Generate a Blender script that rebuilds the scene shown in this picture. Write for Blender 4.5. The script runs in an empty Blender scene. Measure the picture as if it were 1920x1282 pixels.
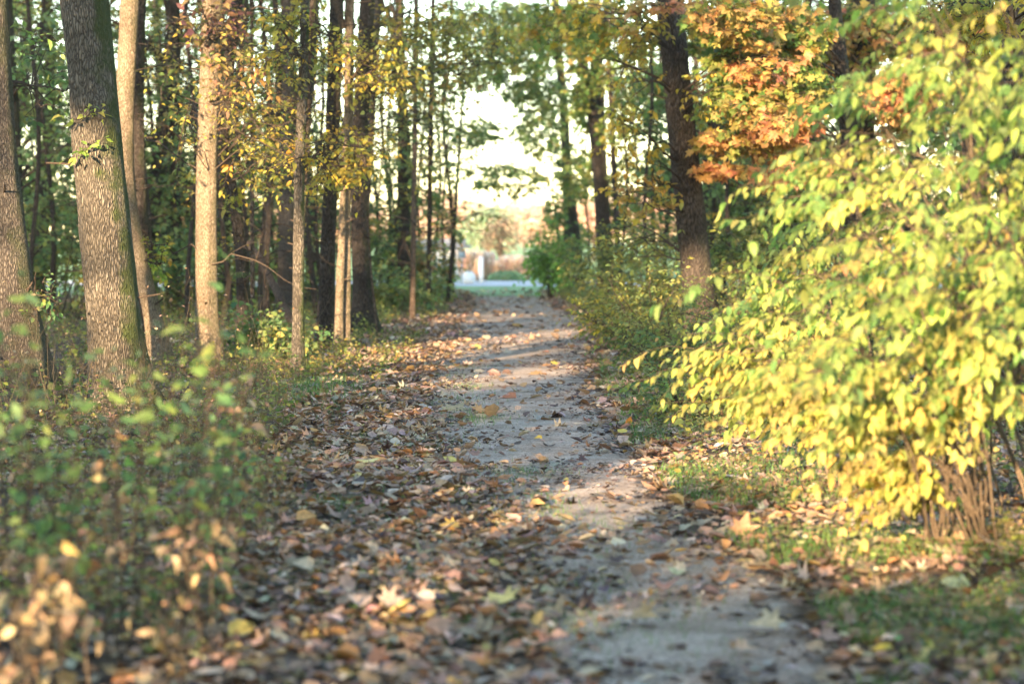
import bpy, math, random
import numpy as np
rng = np.random.default_rng(11)
random.seed(4)
sc = bpy.context.scene
COL = sc.collection
FPX, HZ, CH = 4533.0, 450.0, 1.55          # focal length in photo pixels, horizon row, eye height
PITCH = math.atan((641-HZ)/FPX)
SUN_EL = math.radians(10.5)
SUN = np.array([0.30, 1.0, 0.0]); SUN /= np.linalg.norm(SUN)
SUN = np.array([SUN[0]*math.cos(SUN_EL), SUN[1]*math.cos(SUN_EL), -math.sin(SUN_EL)])   # way the light travels

def P(px, py, d):
    u, v = (px-960)/FPX, (641-py)/FPX
    y = math.cos(PITCH)+math.sin(PITCH)*v
    z = v*math.cos(PITCH)-math.sin(PITCH)
    k = d/y
    return np.array([u*k, d, CH+z*k])
def dist_at(py): return CH*FPX/(py-HZ)
def G(px, py):
    p = P(px, py, dist_at(py)); p[2] = 0; return p

# ------------------------------------------------------------------ noise, ground height, path
_perm = rng.random((256, 256))
def vnoise(x, y, s=1.0, seed=0):
    x = np.asarray(x, float)/s+seed*17.3+1000; y = np.asarray(y, float)/s+seed*9.1+1000
    xi, yi = np.floor(x).astype(int), np.floor(y).astype(int)
    fx, fy = x-xi, y-yi
    fx = fx*fx*(3-2*fx); fy = fy*fy*(3-2*fy)
    a = _perm[xi % 256, yi % 256]; b = _perm[(xi+1) % 256, yi % 256]
    c = _perm[xi % 256, (yi+1) % 256]; d = _perm[(xi+1) % 256, (yi+1) % 256]
    return (a*(1-fx)+b*fx)*(1-fy)+(c*(1-fx)+d*fx)*fy
def fbm(x, y, s, o=3, seed=0):
    r, a, t = 0, 1.0, 0
    for k in range(o):
        r = r+a*vnoise(x, y, s/2**k, seed+k*3); t += a; a *= .5
    return r/t
_pe = [(1400,1085,1590),(1282,1060,1590),(1200,1045,1560),(1100,1030,1450),(1000,985,1310),(930,930,1235),(850,850,1175),(800,815,1130),(750,805,1115),
       (700,815,1100),(650,850,1105),(620,865,1105),(600,870,1092),(575,888,1035),(555,885,1012),(545,872,1010)]
_py = np.array([dist_at(e[0]) for e in _pe]); _pl = np.array([(e[1]-960)/FPX*dist_at(e[0]) for e in _pe]); _pr = np.array([(e[2]-960)/FPX*dist_at(e[0]) for e in _pe])
def path_l(y): return np.interp(y, _py, _pl)+.16*(vnoise(y, y*0, .9, 5)-.5)
def path_r(y): return np.interp(y, _py, _pr)+.16*(vnoise(y, y*0, .8, 8)-.5)
WOOD_END = 68.0
def H(x, y):
    x = np.asarray(x, float); y = np.asarray(y, float)
    xl, xr = np.interp(y, _py, _pl), np.interp(y, _py, _pr)
    off = np.maximum(np.maximum(xl-x, x-xr), 0)
    w = np.clip(off/1.2, 0, 1)
    h = .05*w+(.10*w+.022)*(fbm(x, y, 1.6, 3, 2)-.5)*2*.6+.008*(fbm(x, y, .22, 2, 4)-.5)
    h = h*np.clip((WOOD_END+2-y)/6, 0, 1)
    return h
def on_ground(p):
    q = np.array(p, float); q[..., 2] = H(q[..., 0], q[..., 1]); return q

# ------------------------------------------------------------------ mesh helpers
def norm(v): return v/np.maximum(np.linalg.norm(v, axis=-1, keepdims=True), 1e-9)
def link_mesh(name, me, mat, parent=None):
    o = bpy.data.objects.new(name, me); COL.objects.link(o)
    if mat: me.materials.append(mat)
    if parent: o.parent = parent
    return o
def raw_mesh(name, V, loops, starts, col=None, smooth=True):
    me = bpy.data.meshes.new(name)
    V = np.ascontiguousarray(V, dtype=np.float32)
    me.vertices.add(len(V)); me.vertices.foreach_set('co', V.ravel())
    me.loops.add(len(loops)); me.loops.foreach_set('vertex_index', np.asarray(loops, dtype=np.int32))
    me.polygons.add(len(starts)); me.polygons.foreach_set('loop_start', np.asarray(starts, dtype=np.int32))
    if smooth: me.polygons.foreach_set('use_smooth', np.ones(len(starts), dtype=bool))
    if col is not None:
        a = me.color_attributes.new('Col', 'FLOAT_COLOR', 'POINT')
        c = np.ones((len(V), 4), dtype=np.float32); c[:, :3] = col
        a.data.foreach_set('color', c.ravel())
    me.update(calc_edges=True)
    return me
def T_(verts, faces):
    return np.array(verts, float), [list(f) for f in faces]
OVATE = T_([(0,0,0),(0,1,0),(.24,.28,.05),(.22,.60,.05),(-.24,.28,.05),(-.22,.60,.05),(0,.3,0),(0,.62,0)],
           [(0,2,6),(6,2,3,7),(7,3,1),(0,6,4),(6,7,5,4),(7,1,5)])
BROAD = T_([(0,0,0),(0,1,0),(.25,.26,.03),(.21,.60,.03),(-.25,.26,.03),(-.21,.60,.03),(0,.3,0),(0,.62,0)],
           [(0,2,6),(6,2,3,7),(7,3,1),(0,6,4),(6,7,5,4),(7,1,5)])
ROUND = T_([(0,0,0),(0,1,0),(.33,.22,.04),(.36,.58,.05),(-.33,.22,.04),(-.36,.58,.05),(0,.3,0),(0,.62,0)],
           [(0,2,6),(6,2,3,7),(7,3,1),(0,6,4),(6,7,5,4),(7,1,5)])
DIAM = T_([(0,0,0),(.3,.45,.05),(0,1,0),(-.3,.45,.05)], [(0,1,2),(0,2,3)])
BLADE = T_([(-.03,0,0),(.03,0,0),(.022,.55,0),(-.022,.55,0),(0,1,0)], [(0,1,2,3),(3,2,4)])
_mh = [(.0,.0),(.30,-.12),(.25,.08),(.62,.20),(.36,.34),(.58,.66),(.22,.55),(.15,.74),(0,1.02)]
_mo = _mh+[(-x, y) for x, y in _mh[-2:0:-1]]
MAPLE = T_([(0,.33,.06)]+[(x, y, -.12*(x*x+(y-.33)**2)) for x, y in _mo], [(0, k+1, (k+1) % len(_mo)+1) for k in range(len(_mo))])

class Leaves:
    def __init__(s): s.V = []; s.C = []; s.L = []; s.S = []; s.n = 0; s.l = 0
    def add(s, pos, axis, nrm, size, col, tpl, curl=(0, 0)):
        if len(pos) == 0: return
        tv, tf = tpl
        N, k = len(pos), len(tv)
        axis = norm(axis); side = norm(np.cross(axis, nrm)); nn = np.cross(side, axis)
        cx = rng.normal(curl[0], abs(curl[0])*.7+.05, N)[:, None]; cy = rng.normal(curl[1], abs(curl[1])*.7+.05, N)[:, None]
        X, Y = tv[None, :, 0], tv[None, :, 1]
        wv = rng.uniform(.8, 1.2, (N, 1))
        Z = tv[None, :, 2]+cx*X*X*2+cy*(Y-.3)**2
        sz = np.asarray(size)[:, None, None]
        V = pos[:, None, :]+sz*((X*wv)[..., None]*side[:, None]+Y[..., None]*axis[:, None]+Z[..., None]*nn[:, None])
        s.V.append(V.reshape(-1, 3)); s.C.append(np.repeat(col, k, axis=0))
        fl = np.concatenate([np.array(f) for f in tf]); fs = np.cumsum([0]+[len(f) for f in tf])[:-1]
        s.L.append((fl[None]+(np.arange(N)*k)[:, None]+s.n).ravel())
        s.S.append((fs[None]+(np.arange(N)*len(fl))[:, None]+s.l).ravel())
        s.n += N*k; s.l += N*len(fl)
    def build(s, name, mat, parent=None, origin=(0, 0, 0)):
        V = np.concatenate(s.V)-np.array(origin)
        return link_mesh(name, raw_mesh(name, V, np.concatenate(s.L), np.concatenate(s.S), np.concatenate(s.C), False), mat, parent)

class Tubes:
    def __init__(s): s.V = []; s.L = []; s.n = 0
    def add(s, Pt, R, sides=4):                      # Pt (K,M,3)  R (K,M)
        Pt = np.asarray(Pt, float)
        if Pt.ndim == 2: Pt = Pt[None]; R = np.asarray(R)[None]
        K, M = Pt.shape[:2]
        T = norm(np.gradient(Pt, axis=1))
        ref = np.where(np.abs(T[..., 2:3]) > .8, np.array([1., 0, 0]), np.array([0, 0, 1.]))
        A = norm(np.cross(T, ref)); B = np.cross(T, A)
        th = np.arange(sides)*2*math.pi/sides
        V = Pt[:, :, None]+R[:, :, None, None]*(A[:, :, None]*np.cos(th)[None, None, :, None]+B[:, :, None]*np.sin(th)[None, None, :, None])
        base = (np.arange(K)*M*sides)[:, None, None]+(np.arange(M-1)*sides)[None, :, None]
        j = np.arange(sides); jn = (j+1) % sides
        q = np.stack([base+j, base+jn, base+sides+jn, base+sides+j], -1)+s.n
        s.V.append(V.reshape(-1, 3)); s.L.append(q.reshape(-1, 4)); s.n += K*M*sides
    def build(s, name, mat, parent=None, origin=(0, 0, 0)):
        V = np.concatenate(s.V)-np.array(origin); L = np.concatenate(s.L)
        return link_mesh(name, raw_mesh(name, V, L.ravel(), np.arange(len(L))*4), mat, parent)

def boxes_mesh(name, bl, mat, parent=None, origin=(0, 0, 0)):
    V = []; L = []
    for (x0, y0, z0, x1, y1, z1) in bl:
        n = len(V)
        V += [(x0,y0,z0),(x1,y0,z0),(x1,y1,z0),(x0,y1,z0),(x0,y0,z1),(x1,y0,z1),(x1,y1,z1),(x0,y1,z1)]
        for f in [(0,3,2,1),(4,5,6,7),(0,1,5,4),(1,2,6,5),(2,3,7,6),(3,0,4,7)]: L += [n+k for k in f]
    return link_mesh(name, raw_mesh(name, np.array(V)-np.array(origin), L, np.arange(len(L)//4)*4, smooth=False), mat, parent)

def tag(o, label=None, cat=None, group=None, kind=None):
    if label: o['label'] = label
    if cat: o['category'] = cat
    if group: o['group'] = group
    if kind: o['kind'] = kind
    return o
def empty(name, loc, label, cat, group=None):
    o = bpy.data.objects.new(name, None); COL.objects.link(o); o.location = loc; o.empty_display_size = .2
    return tag(o, label, cat, group)
def copy_tree(root, loc, rz, sc_=1.0, label=None):
    r = root.copy(); COL.objects.link(r); r.location = loc; r.rotation_euler = (0, 0, rz); r.scale = (sc_,)*3
    if label: r['label'] = label
    for ch in list(root.children):
        c = ch.copy(); COL.objects.link(c); c.parent = r
    return r

def pick(N, pal, var=.18):
    cols = np.array([p[:3] for p in pal]); w = np.array([p[3] for p in pal], float); w /= w.sum()
    c = cols[rng.choice(len(pal), N, p=w)]
    return np.clip(c*np.exp(rng.normal(0, var, (N, 1)))*np.exp(rng.normal(0, .07, (N, 3))), 0, .95)

# ------------------------------------------------------------------ palettes (linear base colours)
DKGREEN = [(.15,.26,.11,4),(.19,.31,.12,4),(.24,.34,.12,2),(.28,.31,.11,.8),(.07,.15,.07,1.5)]
OLIVE = [(.18,.23,.08,4),(.26,.29,.09,3),(.38,.35,.10,2),(.48,.38,.09,1.2),(.11,.18,.07,3)]
YELL = [(.50,.40,.07,4),(.42,.38,.09,3),(.58,.40,.06,3),(.30,.30,.08,2),(.5,.27,.06,1)]
BUSH = [(.31,.38,.09,4),(.21,.33,.09,3.6),(.41,.42,.11,3),(.50,.40,.12,1.6),(.12,.22,.07,3),(.33,.18,.08,.35)]
BUSHLOW = [(.46,.38,.14,5),(.38,.33,.10,4),(.45,.46,.10,2),(.62,.40,.10,1.5)]
MAPOR = [(.58,.31,.13,4),(.58,.38,.13,3),(.54,.22,.13,2.5),(.52,.20,.15,1.5),(.54,.44,.15,2.5)]
MAPGR = [(.14,.25,.07,4),(.22,.30,.08,3),(.38,.34,.09,2.2),(.10,.19,.06,2),(.50,.32,.10,1)]
FRESH = [(.13,.235,.10,5),(.17,.29,.10,4),(.28,.36,.10,1.8),(.44,.43,.12,.7),(.09,.17,.085,2.4)]
DRY = [(.27,.19,.12,4),(.38,.28,.18,3),(.36,.19,.09,1.6),(.50,.39,.22,2),(.20,.13,.09,2)]
LITTER = [(.36,.24,.155,5),(.46,.33,.22,4.8),(.25,.16,.105,3.8),(.56,.45,.33,2.2),(.40,.23,.11,2.2),(.38,.28,.22,3),(.56,.44,.15,.45),(.46,.26,.09,.6),(.11,.08,.065,2.4)]
COVER = [(.15,.20,.06,5),(.24,.26,.08,4),(.40,.36,.10,2.4),(.10,.15,.05,3),(.48,.34,.08,1),(.30,.18,.09,1)]
REDTREE = [(.66,.46,.40,4),(.70,.54,.45,4),(.62,.36,.34,2.5),(.72,.62,.50,3)]

# ------------------------------------------------------------------ materials
def mat_new(name):
    m = bpy.data.materials.new(name); m.use_nodes = True
    nt = m.node_tree; nt.nodes.clear()
    out = nt.nodes.new('ShaderNodeOutputMaterial')
    return m, nt, out
def N_(nt, t, **kw):
    n = nt.nodes.new(t)
    for k, v in kw.items():
        if k in n.inputs: n.inputs[k].default_value = v
        else: setattr(n, k, v)
    return n
def leaf_mat(name, trans, rough=.5, spec=.3, tboost=(1.25, 1.25, .8)):
    m, nt, out = mat_new(name); L = nt.links.new
    a = N_(nt, 'ShaderNodeAttribute', attribute_name='Col')
    tc = N_(nt, 'ShaderNodeTexCoord'); no = N_(nt, 'ShaderNodeTexNoise'); no.inputs['Scale'].default_value = 45; L(tc.outputs['Object'], no.inputs['Vector'])
    mr = N_(nt, 'ShaderNodeMapRange'); mr.inputs[1].default_value = .3; mr.inputs[2].default_value = .7; mr.inputs[3].default_value = .72; mr.inputs[4].default_value = 1.18
    L(no.outputs['Fac'], mr.inputs[0])
    mu = N_(nt, 'ShaderNodeVectorMath', operation='SCALE'); L(a.outputs['Color'], mu.inputs[0]); L(mr.outputs[0], mu.inputs['Scale'])
    p = N_(nt, 'ShaderNodeBsdfPrincipled'); p.inputs['Roughness'].default_value = rough; p.inputs['Specular IOR Level'].default_value = spec
    L(mu.outputs[0], p.inputs['Base Color'])
    t = N_(nt, 'ShaderNodeBsdfTranslucent')
    m2 = N_(nt, 'ShaderNodeVectorMath', operation='MULTIPLY'); m2.inputs[1].default_value = tboost; L(mu.outputs[0], m2.inputs[0]); L(m2.outputs[0], t.inputs['Color'])
    mx = N_(nt, 'ShaderNodeMixShader'); mx.inputs[0].default_value = trans
    L(p.outputs[0], mx.inputs[1]); L(t.outputs[0], mx.inputs[2]); L(mx.outputs[0], out.inputs['Surface'])
    return m
M_LEAF = leaf_mat('leaf', .5)
M_DRYLEAF = leaf_mat('dry_leaf', .15, .65, .25, (1.2, .9, .6))
M_GRASS = leaf_mat('grass_blade', .3, .5, .3)

def bark_mat(name, c1, c2, c3, moss=.0, scale=1.0, bump=.8):
    m, nt, out = mat_new(name); L = nt.links.new
    tc = N_(nt, 'ShaderNodeTexCoord')
    mp = N_(nt, 'ShaderNodeMapping'); mp.inputs['Scale'].default_value = (52*scale, 52*scale, 12*scale); L(tc.outputs['Object'], mp.inputs['Vector'])
    nd = N_(nt, 'ShaderNodeTexNoise'); nd.inputs['Scale'].default_value = .6; nd.inputs['Detail'].default_value = 3; L(mp.outputs[0], nd.inputs['Vector'])
    ad = N_(nt, 'ShaderNodeVectorMath', operation='MULTIPLY_ADD'); ad.inputs[1].default_value = (2.2, 2.2, 2.2); L(nd.outputs['Color'], ad.inputs[0]); L(mp.outputs[0], ad.inputs[2])
    vo = N_(nt, 'ShaderNodeTexVoronoi', feature='DISTANCE_TO_EDGE'); vo.inputs['Scale'].default_value = 1.0; L(ad.outputs[0], vo.inputs['Vector'])
    fi = N_(nt, 'ShaderNodeTexNoise'); fi.inputs['Scale'].default_value = 2.2; fi.inputs['Detail'].default_value = 5; L(mp.outputs[0], fi.inputs['Vector'])
    r = N_(nt, 'ShaderNodeMapRange'); r.inputs[1].default_value = 0; r.inputs[2].default_value = .33; L(vo.outputs['Distance'], r.inputs[0])
    hh = N_(nt, 'ShaderNodeMath', operation='MULTIPLY_ADD'); hh.inputs[1].default_value = .55; L(fi.outputs['Fac'], hh.inputs[0]); L(r.outputs[0], hh.inputs[2])
    cr = N_(nt, 'ShaderNodeValToRGB'); e = cr.color_ramp.elements; e[0].position = .2; e[0].color = (*c1, 1); e[1].position = 1.15 if False else 1.0; e[1].color = (*c3, 1)
    k = cr.color_ramp.elements.new(.62); k.color = (*c2, 1)
    L(hh.outputs[0], cr.inputs[0])
    lg = N_(nt, 'ShaderNodeTexNoise'); lg.inputs['Scale'].default_value = 1.7; lg.inputs['Detail'].default_value = 4; L(tc.outputs['Object'], lg.inputs['Vector'])
    lr = N_(nt, 'ShaderNodeMapRange'); lr.inputs[1].default_value = .35; lr.inputs[2].default_value = .7; lr.inputs[3].default_value = .7; lr.inputs[4].default_value = 1.15; L(lg.outputs['Fac'], lr.inputs[0])
    sc_ = N_(nt, 'ShaderNodeVectorMath', operation='SCALE'); L(cr.outputs[0], sc_.inputs[0]); L(lr.outputs[0], sc_.inputs['Scale'])
    colr = sc_.outputs[0]
    if moss > 0:
        ge = N_(nt, 'ShaderNodeNewGeometry'); sx = N_(nt, 'ShaderNodeSeparateXYZ'); L(ge.outputs['Normal'], sx.inputs[0])
        mn = N_(nt, 'ShaderNodeTexNoise'); mn.inputs['Scale'].default_value = 4.5; mn.inputs['Detail'].default_value = 6; L(tc.outputs['Object'], mn.inputs['Vector'])
        s1 = N_(nt, 'ShaderNodeMath', operation='MULTIPLY_ADD'); s1.inputs[1].default_value = .35; L(sx.outputs['X'], s1.inputs[0]); L(mn.outputs['Fac'], s1.inputs[2])
        mm = N_(nt, 'ShaderNodeMapRange'); mm.inputs[1].default_value = .62; mm.inputs[2].default_value = .82; mm.inputs[4].default_value = moss; L(s1.outputs[0], mm.inputs[0])
        mx = N_(nt, 'ShaderNodeMix', data_type='RGBA'); mx.inputs['B'].default_value = (.055, .075, .022, 1); L(mm.outputs[0], mx.inputs['Factor']); L(colr, mx.inputs['A']); colr = mx.outputs['Result']
    p = N_(nt, 'ShaderNodeBsdfPrincipled'); p.inputs['Roughness'].default_value = .92; p.inputs['Specular IOR Level'].default_value = .15
    L(colr, p.inputs['Base Color'])
    b = N_(nt, 'ShaderNodeBump'); b.inputs['Strength'].default_value = bump; b.inputs['Distance'].default_value = .05; L(hh.outputs[0], b.inputs['Height']); L(b.outputs[0], p.inputs['Normal'])
    L(p.outputs[0], out.inputs['Surface'])
    return m
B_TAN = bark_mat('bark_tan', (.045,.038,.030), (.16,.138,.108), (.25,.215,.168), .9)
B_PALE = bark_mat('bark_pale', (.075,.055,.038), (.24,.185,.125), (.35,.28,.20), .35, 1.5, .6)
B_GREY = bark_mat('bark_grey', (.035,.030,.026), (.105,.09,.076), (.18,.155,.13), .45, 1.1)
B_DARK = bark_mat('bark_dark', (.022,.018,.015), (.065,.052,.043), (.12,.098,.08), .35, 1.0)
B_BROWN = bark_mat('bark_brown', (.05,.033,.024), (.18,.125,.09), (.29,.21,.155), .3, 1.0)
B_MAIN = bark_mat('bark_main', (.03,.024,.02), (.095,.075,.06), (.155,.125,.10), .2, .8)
B_TWIG = bark_mat('bark_twig', (.03,.022,.017), (.075,.055,.04), (.13,.10,.075), 0, 2.0, .3)
B_STEM = bark_mat('bark_stem', (.06,.045,.032), (.15,.11,.075), (.25,.19,.13), 0, 3.0, .3)

def ground_mat(name, ca, cb, cc, s=3.0, bump=.5, edge=None, fine=(90, .6)):
    m, nt, out = mat_new(name); L = nt.links.new
    tc = N_(nt, 'ShaderNodeTexCoord')
    n1 = N_(nt, 'ShaderNodeTexNoise'); n1.inputs['Scale'].default_value = s; n1.inputs['Detail'].default_value = 8; n1.inputs['Roughness'].default_value = .65; L(tc.outputs['Object'], n1.inputs['Vector'])
    n2 = N_(nt, 'ShaderNodeTexNoise'); n2.inputs['Scale'].default_value = fine[0]; n2.inputs['Detail'].default_value = 4; L(tc.outputs['Object'], n2.inputs['Vector'])
    vo = N_(nt, 'ShaderNodeTexVoronoi'); vo.inputs['Scale'].default_value = fine[0]*.8; L(tc.outputs['Object'], vo.inputs['Vector'])
    cr = N_(nt, 'ShaderNodeValToRGB'); e = cr.color_ramp.elements; e[0].position = .33; e[0].color = (*ca, 1); e[1].position = .68; e[1].color = (*cc, 1)
    k = cr.color_ramp.elements.new(.5); k.color = (*cb, 1)
    L(n1.outputs['Fac'], cr.inputs[0])
    mr = N_(nt, 'ShaderNodeMapRange'); mr.inputs[1].default_value = .3; mr.inputs[2].default_value = .7; mr.inputs[3].default_value = 1-fine[1]*.5; mr.inputs[4].default_value = 1+fine[1]*.5; L(n2.outputs['Fac'], mr.inputs[0])
    vs = N_(nt, 'ShaderNodeMapRange'); vs.inputs[1].default_value = 0; vs.inputs[2].default_value = 1; vs.inputs[3].default_value = .75; vs.inputs[4].default_value = 1.3
    sx = N_(nt, 'ShaderNodeSeparateXYZ'); L(vo.outputs['Color'], sx.inputs[0]); L(sx.outputs[0], vs.inputs[0])
    mu = N_(nt, 'ShaderNodeMath', operation='MULTIPLY'); L(mr.outputs[0], mu.inputs[0]); L(vs.outputs[0], mu.inputs[1])
    c = N_(nt, 'ShaderNodeVectorMath', operation='SCALE'); L(cr.outputs[0], c.inputs[0]); L(mu.outputs[0], c.inputs['Scale'])
    colr = c.outputs[0]
    if edge:
        a = N_(nt, 'ShaderNodeAttribute', attribute_name='Col'); s2 = N_(nt, 'ShaderNodeSeparateXYZ'); L(a.outputs['Color'], s2.inputs[0])
        ad = N_(nt, 'ShaderNodeMath', operation='MULTIPLY_ADD'); ad.inputs[1].default_value = 1.6; L(n1.outputs['Fac'], ad.inputs[0]); L(s2.outputs[0], ad.inputs[2])
        mm = N_(nt, 'ShaderNodeMapRange'); mm.inputs[1].default_value = 1.0; mm.inputs[2].default_value = 1.35; L(ad.outputs[0], mm.inputs[0])
        mx = N_(nt, 'ShaderNodeMix', data_type='RGBA'); mx.inputs['A'].default_value = (*edge, 1); L(mm.outputs[0], mx.inputs['Factor']); L(colr, mx.inputs['B']); colr = mx.outputs['Result']
    p = N_(nt, 'ShaderNodeBsdfPrincipled'); p.inputs['Roughness'].default_value = .95; p.inputs['Specular IOR Level'].default_value = .12
    L(colr, p.inputs['Base Color'])
    hm = N_(nt, 'ShaderNodeMath', operation='MULTIPLY_ADD'); hm.inputs[1].default_value = 3; L(n1.outputs['Fac'], hm.inputs[0]); L(mu.outputs[0], hm.inputs[2])
    b = N_(nt, 'ShaderNodeBump'); b.inputs['Strength'].default_value = bump; b.inputs['Distance'].default_value = .012; L(hm.outputs[0], b.inputs['Height']); L(b.outputs[0], p.inputs['Normal'])
    L(p.outputs[0], out.inputs['Surface'])
    return m
M_SOIL = ground_mat('forest_soil', (.045,.032,.024), (.095,.068,.048), (.16,.115,.08), 2.6, .8)
M_PATH = ground_mat('gravel', (.24,.18,.135), (.42,.335,.265), (.53,.44,.36), 1.7, 1.0, (.10,.072,.050), (75, .8))
M_LAWN = ground_mat('lawn', (.15,.25,.10), (.22,.34,.14), (.29,.41,.18), 1.2, .3, None, (30, .5))
M_ROAD = ground_mat('road_concrete', (.42,.42,.43), (.5,.5,.5), (.58,.58,.57), .6, .2, None, (40, .2))
def plain(name, c, rough=.6, nz=.12, sc2=9, metal=0):
    m, nt, out = mat_new(name); L = nt.links.new
    tc = N_(nt, 'ShaderNodeTexCoord'); no = N_(nt, 'ShaderNodeTexNoise'); no.inputs['Scale'].default_value = sc2; no.inputs['Detail'].default_value = 5; L(tc.outputs['Object'], no.inputs['Vector'])
    mr = N_(nt, 'ShaderNodeMapRange'); mr.inputs[1].default_value = .3; mr.inputs[2].default_value = .7; mr.inputs[3].default_value = 1-nz; mr.inputs[4].default_value = 1+nz; L(no.outputs['Fac'], mr.inputs[0])
    v = N_(nt, 'ShaderNodeVectorMath', operation='SCALE'); v.inputs[0].default_value = c; L(mr.outputs[0], v.inputs['Scale'])
    p = N_(nt, 'ShaderNodeBsdfPrincipled'); p.inputs['Roughness'].default_value = rough; p.inputs['Metallic'].default_value = metal; L(v.outputs[0], p.inputs['Base Color']); L(p.outputs[0], out.inputs['Surface'])
    return m

# ------------------------------------------------------------------ the setting
def grid_mesh(name, xs, ys, hf, mat, col=None):
    X, Y = np.meshgrid(xs, ys) if xs.ndim == 1 else (xs, ys)
    Z = hf(X, Y); ny, nx = X.shape
    V = np.stack([X, Y, Z], -1).reshape(-1, 3)
    i = (np.arange(ny-1)*nx)[:, None]+np.arange(nx-1)[None]
    q = np.stack([i, i+1, i+nx+1, i+nx], -1).reshape(-1, 4)
    return link_mesh(name, raw_mesh(name, V, q.ravel(), np.arange(len(q))*4, col), mat)
xs = np.concatenate([-np.geomspace(700, 8, 45), np.linspace(-7.8, 7.8, 210), np.geomspace(8, 700, 45)])
ys = np.concatenate([np.linspace(-60, 5, 40), np.linspace(5.2, 30, 300), np.linspace(30.2, 90, 260), np.geomspace(92, 1600, 30)])
tag(grid_mesh('ground', xs, ys, H, M_SOIL), 'brown forest floor under fallen leaves', 'ground', kind='structure')
yy = np.concatenate([np.linspace(-14, 30, 500), np.linspace(30.1, 70, 300)])
tt = np.linspace(0, 1, 44)
XL, XR = path_l(yy)-.1, path_r(yy)+.1
PX = XL[:, None]*(1-tt)+XR[:, None]*tt; PY = np.repeat(yy[:, None], 44, 1)
edge = np.clip(np.minimum(tt, 1-tt)[None]*(XR-XL)[:, None]/.3, 0, 1).reshape(-1)
tag(grid_mesh('path', PX, PY, lambda a, b: H(a, b)+.006, M_PATH, np.stack([edge]*3, -1)), 'grey gravel footpath strewn with fallen leaves', 'path', kind='structure')
lx = np.concatenate([-np.geomspace(700, 30, 12), np.linspace(-28, 28, 80), np.geomspace(30, 700, 12)])
ly = np.concatenate([np.linspace(0, 1, 6), np.linspace(1.5, 900, 60)])
LX, LY = np.meshgrid(lx, ly); LY = LY+(WOOD_END-1.5)+1.6*(vnoise(lx, lx*0, 3.0, 3)-.5)[None]*np.clip(1-ly/6, 0, 1)[:, None]
tag(grid_mesh('lawn', LX, LY, lambda a, b: H(a, b)*0+.012, M_LAWN), 'bright green lawn in the clearing beyond the woods', 'lawn', kind='structure')
tag(grid_mesh('road', np.linspace(-300, 300, 80), np.linspace(80.5, 91, 5), lambda a, b: a*0+.018, M_ROAD), 'pale sunlit road crossing behind the woods', 'road', kind='structure')

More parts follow.
